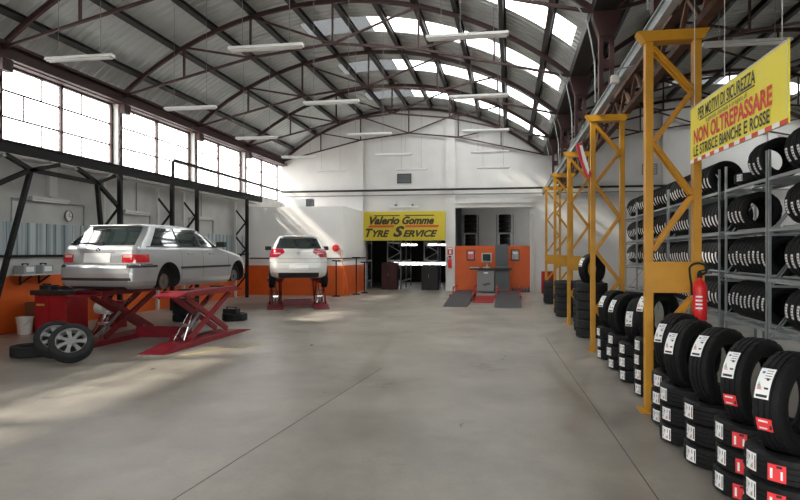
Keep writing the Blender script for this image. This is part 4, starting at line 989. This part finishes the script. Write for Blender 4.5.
for sg in (1, -1):
    S = lambda f: (lambda z: sg * f(z))
    for nm, ya0, ya1, yb0, yb1 in (('quarter_window', .50 if sg > 0 else .72, .84 if sg > 0 else 1.02, 1.36, 1.32), ('rear_door_window', 1.42, 1.38, 2.14, 2.06), ('front_door_window', 2.20, 2.13, 3.06, 2.44)):
        zb, zt = .985, 1.325; f0 = lambda z, a=ya0, b=ya1: ay(z, a + (b - a) * (z - zb) / (zt - zb)); f1 = lambda z, a=yb0, b=yb1: ay(z, a + (b - a) * (z - zb) / (zt - zb))
        E.patch(zb, zt, S(f0), S(f1), .004, 8, 10).build(nm, 'carglass', car, smooth=True, local=True)
    fr = E.patch(.965, .983, S(lambda z: ay(z, .40)), S(lambda z: ay(z, 3.12)), .005, 1, 30); fr.build('window_trim', 'plastic', car, local=True)
    E.patch(.985, 1.325, S(lambda z: ay(z, 1.365 - .05 * (z - .985))), S(lambda z: ay(z, 1.415 - .05 * (z - .985))), .003, 6, 2).build('pillar_trim', 'plastic', car, local=True)
    E.patch(.985, 1.325, S(lambda z: ay(z, 2.145 - .07 * (z - .985) * 3)), S(lambda z: ay(z, 2.2 - .07 * (z - .985) * 3)), .003, 6, 2).build('pillar_trim', 'plastic', car, local=True)
    lens = E.patch(.695, .835, S(lambda z: ax(z, .50)), S(lambda z: ay(z, .40)), .007, 6, 16).build('tail_lamp', 'lampred', car, smooth=True, local=True)
    E.patch(.78, .828, S(lambda z: ax(z, .52)), S(lambda z: ax(z, .68)), .010, 2, 8).build('clear_lens', 'lampclear', lens, smooth=True, local=True)
    E.patch(.605, .645, S(lambda z: ax(z, .62)), S(lambda z: ay(z, .62)), .010, 2, 16).build('bumper_strip', 'plastic', car, local=True)
    E.patch(.56, .60, S(lambda z: ay(z, 1.36)), S(lambda z: ay(z, 3.32)), .008, 2, 20).build('side_moulding', 'plastic', car, local=True)
    for yd in (1.40, 2.17, 3.24):
        E.patch(.36, .96, S(lambda z: ay(z, yd - .003)), S(lambda z: ay(z, yd + .003)), .0008, 10, 1).build('door_gap', 'wellblack', car, local=True)
    for yd in (1.62, 2.42):
        p = E.at(.845, sg * ay(.845, yd)); m = MB(); m.box(p.x - .02, p.x + .022, p.y - .0, p.y + .2, .83, .86); m.build('door_handle', 'silver', car, local=True, bevel=.006)
    m = MB(); x = sg * .86; m.box(x - .1, x + .1, 2.86, 2.98, .985, 1.10); m.bar((sg * .72, 2.95, 1.0), (sg * .82, 2.93, 1.02), .05, .04); m.build('wing_mirror', 'plastic', car, local=True, bevel=.03)
    for ya in (.985, 3.71):
        m = MB(); m.lathe([(0, 0), (.075, 0), (.075, .05), (.145, .05), (.145, .07), (.05, .07), (.05, .10), (0, .10)], 32); m.xf(M4.Translation((sg * .67, ya, .33)) @ M4.Rotation(rad(90 * sg), 4, 'Y')); m.build('brake_disc', 'disc', car, local=True)
E.patch(.375, .425, lambda z: -ax(z, .70), lambda z: ax(z, .70), .008, 2, 20).build('bumper_strip', 'plastic', car, local=True)
E.patch(.655, .668, lambda z: -ay(z, .5), lambda z: ay(z, .5), .001, 1, 40).build('tailgate_gap', 'wellblack', car, local=True)
E.patch(.225, .27, lambda z: -ax(z, .55), lambda z: ax(z, .55), .004, 1, 12).build('lower_valance', 'plastic', car, local=True)
E.patch(.69, .86, lambda z: -ax(z, .27), lambda z: ax(z, .27), .006, 3, 10).build('number_plate', 'label', car, local=True)
E.patch(.87, .888, lambda z: -ax(z, .33), lambda z: ax(z, .33), .012, 1, 10).build('handle_strip', 'silver', car, local=True)
m = MB(); m.lathe([(0, 0), (.041, 0), (.041, .008), (0, .008)], 24, mi=0)
for k in range(4):
    a0 = pi / 2 * k; m.add([(0, 0, .0095)] + [(.026 * cos(a0 + pi / 2 * q / 6), .026 * sin(a0 + pi / 2 * q / 6), .0095) for q in range(7)], [tuple(range(8))], 1 + k % 2)
p = E.at(.925, 0); m.xf(M4.Translation((0, p.y - .002, .925)) @ M4.Rotation(rad(90), 4, 'X')); m.build('emblem', ['black', 'emblue', 'label'], car, local=True)
p = E.at(1.03, .1); m = MB(); m.bar((-.02, E.at(1.02, 0).y - .015, 1.03), (-.38, E.at(1.045, .38).y - .02, 1.045), .02, .018); m.box(-.06, .06, p.y - .05, p.y - .005, 1.0, 1.045); m.build('rear_wiper', 'plastic', car, local=True)
m = MB(); m.box(-.52, .52, .55, .66, 1.352, 1.378); m.build('roof_spoiler', 'silver', car, local=True, bevel=.01)
E.patch(1.0, 1.30, lambda z: ay(z, 2.45 + .0 * z) * 0 + E.arc_y(z, E.half(z)[-11][1] - .05), lambda z: E.arc_y(z, E.half(z)[-11][1] - .05) + .9, .004, 6, 8).build('windscreen', 'carglass', car, local=True)

# white hatchback
H_ = CarShape([(.20, .74, .22, 3.80, .26, .34, .08), (.26, .82, .09, 3.94, .26, .38, .09), (.36, .855, .01, 3.99, .27, .42, .10), (.50, .866, .0, 4.0, .28, .44, .11), (.58, .868, .02, 3.98, .28, .44, .11), (.66, .868, .055, 3.94, .27, .44, .10), (.78, .864, .085, 3.78, .26, .45, .09), (.88, .855, .11, 3.5, .25, .45, .08), (.96, .838, .135, 3.2, .24, .42, .07), (1.03, .805, .17, 2.98, .22, .36, .07), (1.10, .768, .24, 2.84, .19, .30, .06), (1.2, .72, .36, 2.62, .17, .26, .06), (1.3, .665, .47, 2.36, .15, .24, .06), (1.38, .612, .55, 2.12, .14, .22, .06), (1.42, .575, .59, 1.98, .13, .22, .06)], 4.0)
RZC = rad(20)
car = place_car('hatchback_car', 'white hatchback seen from behind on the farther red lift', 'car', (-6.02, 17.75, .74), RZC, 1.)
par(H_.body('whitecar', 1.42, 1.482, (.72, 3.22), .335, .315), car)
ay, ax = H_.arc_y, H_.arc_x
H_.patch(1.06, 1.365, lambda z: -ax(z, .66 - (z - 1.06) * .40), lambda z: ax(z, .66 - (z - 1.06) * .40), .004, 12, 20).build('rear_window', 'carglass', car, smooth=True, local=True)
for sg in (1, -1):
    S = lambda f: (lambda z: sg * f(z))
    for nm, a0, a1, b0, b1 in (('rear_side_window', .62, .78, 1.60, 1.5), ('door_window', 1.66, 1.56, 2.84, 2.2)):
        zb, zt = 1.04, 1.37; H_.patch(zb, zt, S(lambda z, a=a0, b=a1: ay(z, a + (b - a) * (z - zb) / (zt - zb))), S(lambda z, a=b0, b=b1: ay(z, a + (b - a) * (z - zb) / (zt - zb))), .004, 8, 10).build(nm, 'carglass', car, smooth=True, local=True)
    lens = H_.patch(.80, 1.05, S(lambda z: ax(z, .40 + max(0, .95 - z) * 1.5 + max(0, z - .95) * .5)), S(lambda z: ay(z, .48 + (z - .8) * .2)), .008, 12, 14).build('tail_lamp', 'lampred', car, smooth=True, local=True); lens.data.materials[0] = MT['lampcrimson']
    H_.patch(.90, .935, S(lambda z: ax(z, .52)), S(lambda z: ax(z, .72)), .011, 2, 8).build('clear_lens', 'lampclear', lens, smooth=True, local=True)
    for yd in (1.63, 2.9): H_.patch(.34, 1.0, S(lambda z: ay(z, yd - .003)), S(lambda z: ay(z, yd + .003)), .0008, 8, 1).build('door_gap', 'wellblack', car, local=True)
    m = MB(); x = sg * .93; m.box(x - .1, x + .1, 2.55, 2.68, 1.02, 1.15); m.bar((sg * .80, 2.62, 1.03), (sg * .88, 2.62, 1.05), .05, .04); m.build('wing_mirror', 'plastic', car, local=True, bevel=.03)
    for ya in (.72, 3.22):
        m = MB(); m.lathe([(.2, -.09), (.28, -.09), (.305, -.06), (.308, .06), (.28, .09), (.2, .09)], 32, closed=True); m.xf(M4.Translation((sg * .775, ya, .20)) @ M4.Rotation(rad(90 * sg), 4, 'Y')); w_ = m.build('wheel', 'rubber', car, smooth=40, local=True)
        m = MB(); m.lathe([(0, .05), (.06, .06), (.2, .04), (.2, .06), (.205, .06), (.205, -.07), (0, -.02)], 24); m.xf(M4.Translation((sg * .775, ya, .20)) @ M4.Rotation(rad(90 * sg), 4, 'Y')); m.build('rim', 'alloy', w_, smooth=40, local=True)
H_.patch(.45, .585, lambda z: -ax(z, .28), lambda z: ax(z, .28), .007, 3, 10).build('number_plate', 'label', car, local=True)
H_.patch(.215, .36, lambda z: -ax(z, .58), lambda z: ax(z, .58), .006, 3, 14).build('lower_valance', 'plastic', car, local=True)
H_.patch(.762, .770, lambda z: -ay(z, .5), lambda z: ay(z, .5), .001, 1, 40).build('tailgate_gap', 'wellblack', car, local=True)
H_.patch(.645, .653, lambda z: -ay(z, .34), lambda z: ay(z, .34), .001, 1, 40).build('bumper_gap', 'wellblack', car, local=True)
p = H_.at(.93, 0); m = MB(); m.lathe([(.040, 0), (.046, .0), (.046, .012), (.040, .012)], 24, closed=True); m.bar((-.045, -.012, .008), (.0, .005, .008), .012, .01); m.bar((.0, -.005, .008), (.045, .012, .008), .012, .01); m.xf(M4.Translation((0, p.y - .004, .93)) @ M4.Rotation(rad(90), 4, 'X')); m.build('emblem', 'greymid', car, local=True)
m = MB(); m.box(-.46, .46, .50, .66, 1.408, 1.432); m.build('roof_spoiler', 'whitecar', car, local=True, bevel=.012)
m = MB(); m.box(-.13, .13, .495, .505, 1.412, 1.425); m.build('brake_light', 'lampred', car, local=True)
m = MB(); m.bar((0, H_.at(1.06, 0).y - .015, 1.07), (.34, H_.at(1.08, .34).y - .018, 1.09), .02, .018); m.build('rear_wiper', 'plastic', car, local=True)

# ------------------------------------------------------------------ scissor lifts
def lift(label, loc, rz, zt, xs, L, ramp, crossy=0., flap=.28):
    t = thing('scissor_lift', label, 'car lift', loc, rz, 'red scissor lifts'); h = L / 2
    for x in xs:
        m = MB(); m.box(x - .25, x + .25, -h, h, .0, .09); m.build('base_frame', 'redlift', t, local=True, bevel=.006)
        for sg in (-1, 1):
            m = MB(); m.prism([(sg * h, .09), (sg * h, .0), (sg * (h + ramp), .0), (sg * (h + ramp), .012)], x - .24, x + .24, 'x'); m.build('ramp', 'redlift', t, local=True)
        m = MB(); m.box(x - .25, x + .25, -h, h, zt - .12, zt - .02); pl = m.build('platform', 'redlift', t, local=True, bevel=.008)
        for sg in (-1, 1):
            m = MB(); m.bar((x, sg * h, zt - .06), (x, sg * (h + flap), zt - .10), .46, .03); m.build('flap', 'redlift', pl, local=True)
            m = MB(); m.box(x - .12, x + .12, sg * h * .6 - .08, sg * h * .6 + .08, zt - .02, zt + .005); m.build('rubber_pad', 'plastic', pl, local=True)
        for q in (-.17, .17):
            m = MB(); m.bar((x + q, -h * .8, .13), (x + q, h * .8, zt - .14), .04, .10, up=(0, 0, 1)); m.build('scissor_arm', 'redlift', t, local=True)
            m = MB(); m.bar((x + q * .7, h * .8, .13), (x + q * .7, -h * .8, zt - .14), .04, .10); m.build('scissor_arm', 'redlift', t, local=True)
        m = MB(); m.tube([(x, -h * .72, .16), (x, -h * .12, zt * .52)], .03, 10); m.tube([(x, -h * .12, zt * .52), (x, h * .25, zt * .80)], .018, 10, mi=1); m.build('hydraulic_ram', ['greymid', 'chrome'], t, local=True)
        m = MB()
        for q in (-.10, .10): m.tube([(x + q, -h * .85, .12), (x + q * .4, -h * .45, zt * .55)], .014, 8)
        m.bar((x - .08, -h * .62, zt * .36), (x + .08, -h * .62, zt * .36), .10, .05); m.build('safety_latch', 'chrome', t, local=True)
    m = MB(); m.bar((xs[0] + .25, crossy, .14), (xs[1] - .25, crossy, .14), .03, .22); m.build('cross_plate', 'redlift', t, local=True)
    return t
lift('red scissor lift under the silver estate car', (-6.70, 11.5, 0), 0, 1.02, (-.80, .86), 2.1, .72, .05)
lift('red scissor lift under the white hatchback', (-6.02 - sin(RZC) * 1.9, 17.75 + cos(RZC) * 1.9, 0), RZC, .92, (-.68, .68), 1.6, .72, -.5, .03)

# wheels on the floor
def alloy_wheel(loc, rot, label):
    t = thing('alloy_wheel', label, 'wheel', loc, group='wheels taken off the estate car'); t.rotation_euler = rot
    m = MB(); h = .10; R = .315; rim = .215
    m.lathe([(R - .02, -h * .9), (R - .002, -h * .7), (R, -h * .3), (R - .006, -h * .28), (R - .006, -h * .2), (R, -h * .18), (R, h * .18), (R - .006, h * .2), (R - .006, h * .28), (R, h * .3), (R - .002, h * .7), (R - .02, h * .9), (R - .05, h), (rim + .02, h * .9), (rim, h * .75), (rim, -h * .75), (rim + .02, -h * .9), (R - .05, -h)], 56, closed=True); m.build('tyre', 'rubberold', t, smooth=40, local=True)
    m = MB(); m.lathe([(.195, .06), (.213, .085), (.218, .085), (.213, .06), (.205, -.08), (.19, -.08)], 40, closed=True)
    rm = m.build('rim', 'alloy', t, smooth=40, local=True)
    for k in range(7):
        a = 2 * pi * k / 7; m = MB(); c_, s_ = cos(a), sin(a); pr = V((-s_, c_, 0)); d = V((c_, s_, 0)); vs = []
        for r, w, z in ((.045, .030, .062), (.12, .024, .070), (.20, .040, .062)):
            for q in (-1, 1):
                for zz in (z, z - .03): vs.append(d * r + pr * (q * w) + V((0, 0, zz)))
        fs = []
        for i in (0, 4): fs += [(i, i + 2, i + 6, i + 4), (i + 1, i + 5, i + 7, i + 3), (i, i + 4, i + 5, i + 1), (i + 2, i + 3, i + 7, i + 6)]
        fs += [(0, 1, 3, 2), (8, 10, 11, 9)]; m.add(vs, fs); m.build('spoke', 'alloy', rm, local=True, bevel=.004)
    m = MB(); m.lathe([(0, .02), (.06, .02), (.06, .068), (.03, .075), (0, .075)], 20); m.build('hub_cap', 'alloy', rm, smooth=40, local=True)
    m = MB(); m.lathe([(0, -.02), (.19, -.02), (.19, -.04), (0, -.04)], 24); m.build('backing', 'wellblack', rm, local=True)
def facing(az, el):   # local Z pointing to azimuth (from +X) and elevation
    d = V((cos(az) * cos(el), sin(az) * cos(el), sin(el))); return d.to_track_quat('Z', 'Y').to_euler()
def rest_z(el, R=.315, h=.1): return R * cos(el) + h * sin(el) + .003
e1 = rad(40)
alloy_wheel((-6.60, 8.78, rest_z(e1)), facing(rad(-58), e1), 'silver alloy wheel leaning in front of the other two by the lift')
e2 = rad(40)
alloy_wheel((-7.11, 9.10, rest_z(e2)), facing(rad(-52), e2), 'silver alloy wheel half hidden behind the front leaning wheel')
put_tyre('old', (-7.72, 9.30, .093), 'lay', 0, 'loose used tyre lying flat behind the two alloy wheels', 'used tyres by the lift')
for k in range(3): put_tyre('old', (-7.85, 14.6, .093 + .184 * k), 'lay', 0, 'used tyre %s of the short stack under the raised estate car' % ('at the bottom', 'in the middle', 'on top')[k], 'used tyres by the lift')
put_tyre('old', (-6.75, 15.0, .093), 'lay', 0, 'used tyre lying alone on the floor beyond the lift', 'used tyres by the lift')
m = MB(); m.box(-6.95, -6.6, 14.75, 15.0, .19, .30); m.bar((-6.9, 14.87, .34), (-6.65, 14.87, .34), .02, .02); m.box(-6.91, -6.88, 14.86, 14.88, .30, .35); m.box(-6.67, -6.64, 14.86, 14.88, .30, .35); o = m.build('tool_case', 'plastic', loc=(-6.78, 14.87, .19)); tag(o, 'small black case lying on the lone used tyre beyond the lift', 'tool case')
put_tyre('old', (-8.45, 8.92, .315), 'stand', 0, 'used tyre standing upright cut by the picture edge near the trestle', 'used tyres by the lift', rz=rad(20))

for T in TYPES.values():
    if not T[1]:
        for ch in list(T[0].children): bpy.data.objects.remove(ch)
        bpy.data.objects.remove(T[0])

# ------------------------------------------------------------------ camera, light
cam = bpy.data.cameras.new('camera'); co = bpy.data.objects.new('camera', cam); COL.objects.link(co)
co.location = (0, 0, 1.7); co.rotation_euler = (rad(90), 0, math.atan(110 / 640)); cam.sensor_width = 36; cam.lens = 28.8; cam.shift_y = .0025; cam.clip_start = .05; cam.clip_end = 300
SC.camera = co
wd = bpy.data.worlds.new('world'); SC.world = wd; wd.use_nodes = True
bg = wd.node_tree.nodes['Background']; bg.inputs['Color'].default_value = (1, .998, .985, 1); bg.inputs['Strength'].default_value = 9.
sun = bpy.data.lights.new('sun', 'SUN'); sun.energy = 9.5; sun.angle = rad(3); sun.color = (1, .93, .80)
so = bpy.data.objects.new('sun', sun); COL.objects.link(so); so.rotation_euler = V((1, .45, -.93)).to_track_quat('-Z', 'Y').to_euler()
def portal(loc, rot, sx, sy):
    l = bpy.data.lights.new('portal', 'AREA'); l.shape = 'RECTANGLE'; l.size = sx; l.size_y = sy; l.cycles.is_portal = True
    o = bpy.data.objects.new('portal', l); COL.objects.link(o); o.location = loc; o.rotation_euler = rot
portal((XL - .3, (wy[0] + YB) / 2, 4.81), (rad(90), 0, rad(-90)), YB - wy[0], 1.7)
portal((-.8, YF - .3, 1.65), (rad(90), 0, 0), 6, 3.3)
for cx in (VC, VC2):
    for c, w in (SKY if cx == VC else SKY[1::3]): portal((cx + 2.0, c, 8.35), (0, 0, 0), 6.8, w + .1)
portal((-6, 36.3, 1.6), (rad(-90), 0, 0), 7, 1.5); portal((3.3, 30.6, 3.1), (rad(90), 0, rad(90)), 5, 1.1)
SC.view_settings.view_transform = 'Standard'; SC.view_settings.look = 'None'; SC.view_settings.exposure = 0; SC.view_settings.gamma = 1; SC.view_settings.use_curve_mapping = False
cy = SC.cycles; cy.use_denoising = True; cy.max_bounces = 8; cy.diffuse_bounces = 5; cy.glossy_bounces = 4; cy.transparent_max_bounces = 12; cy.sample_clamp_indirect = 8; cy.caustics_reflective = False; cy.caustics_refractive = False
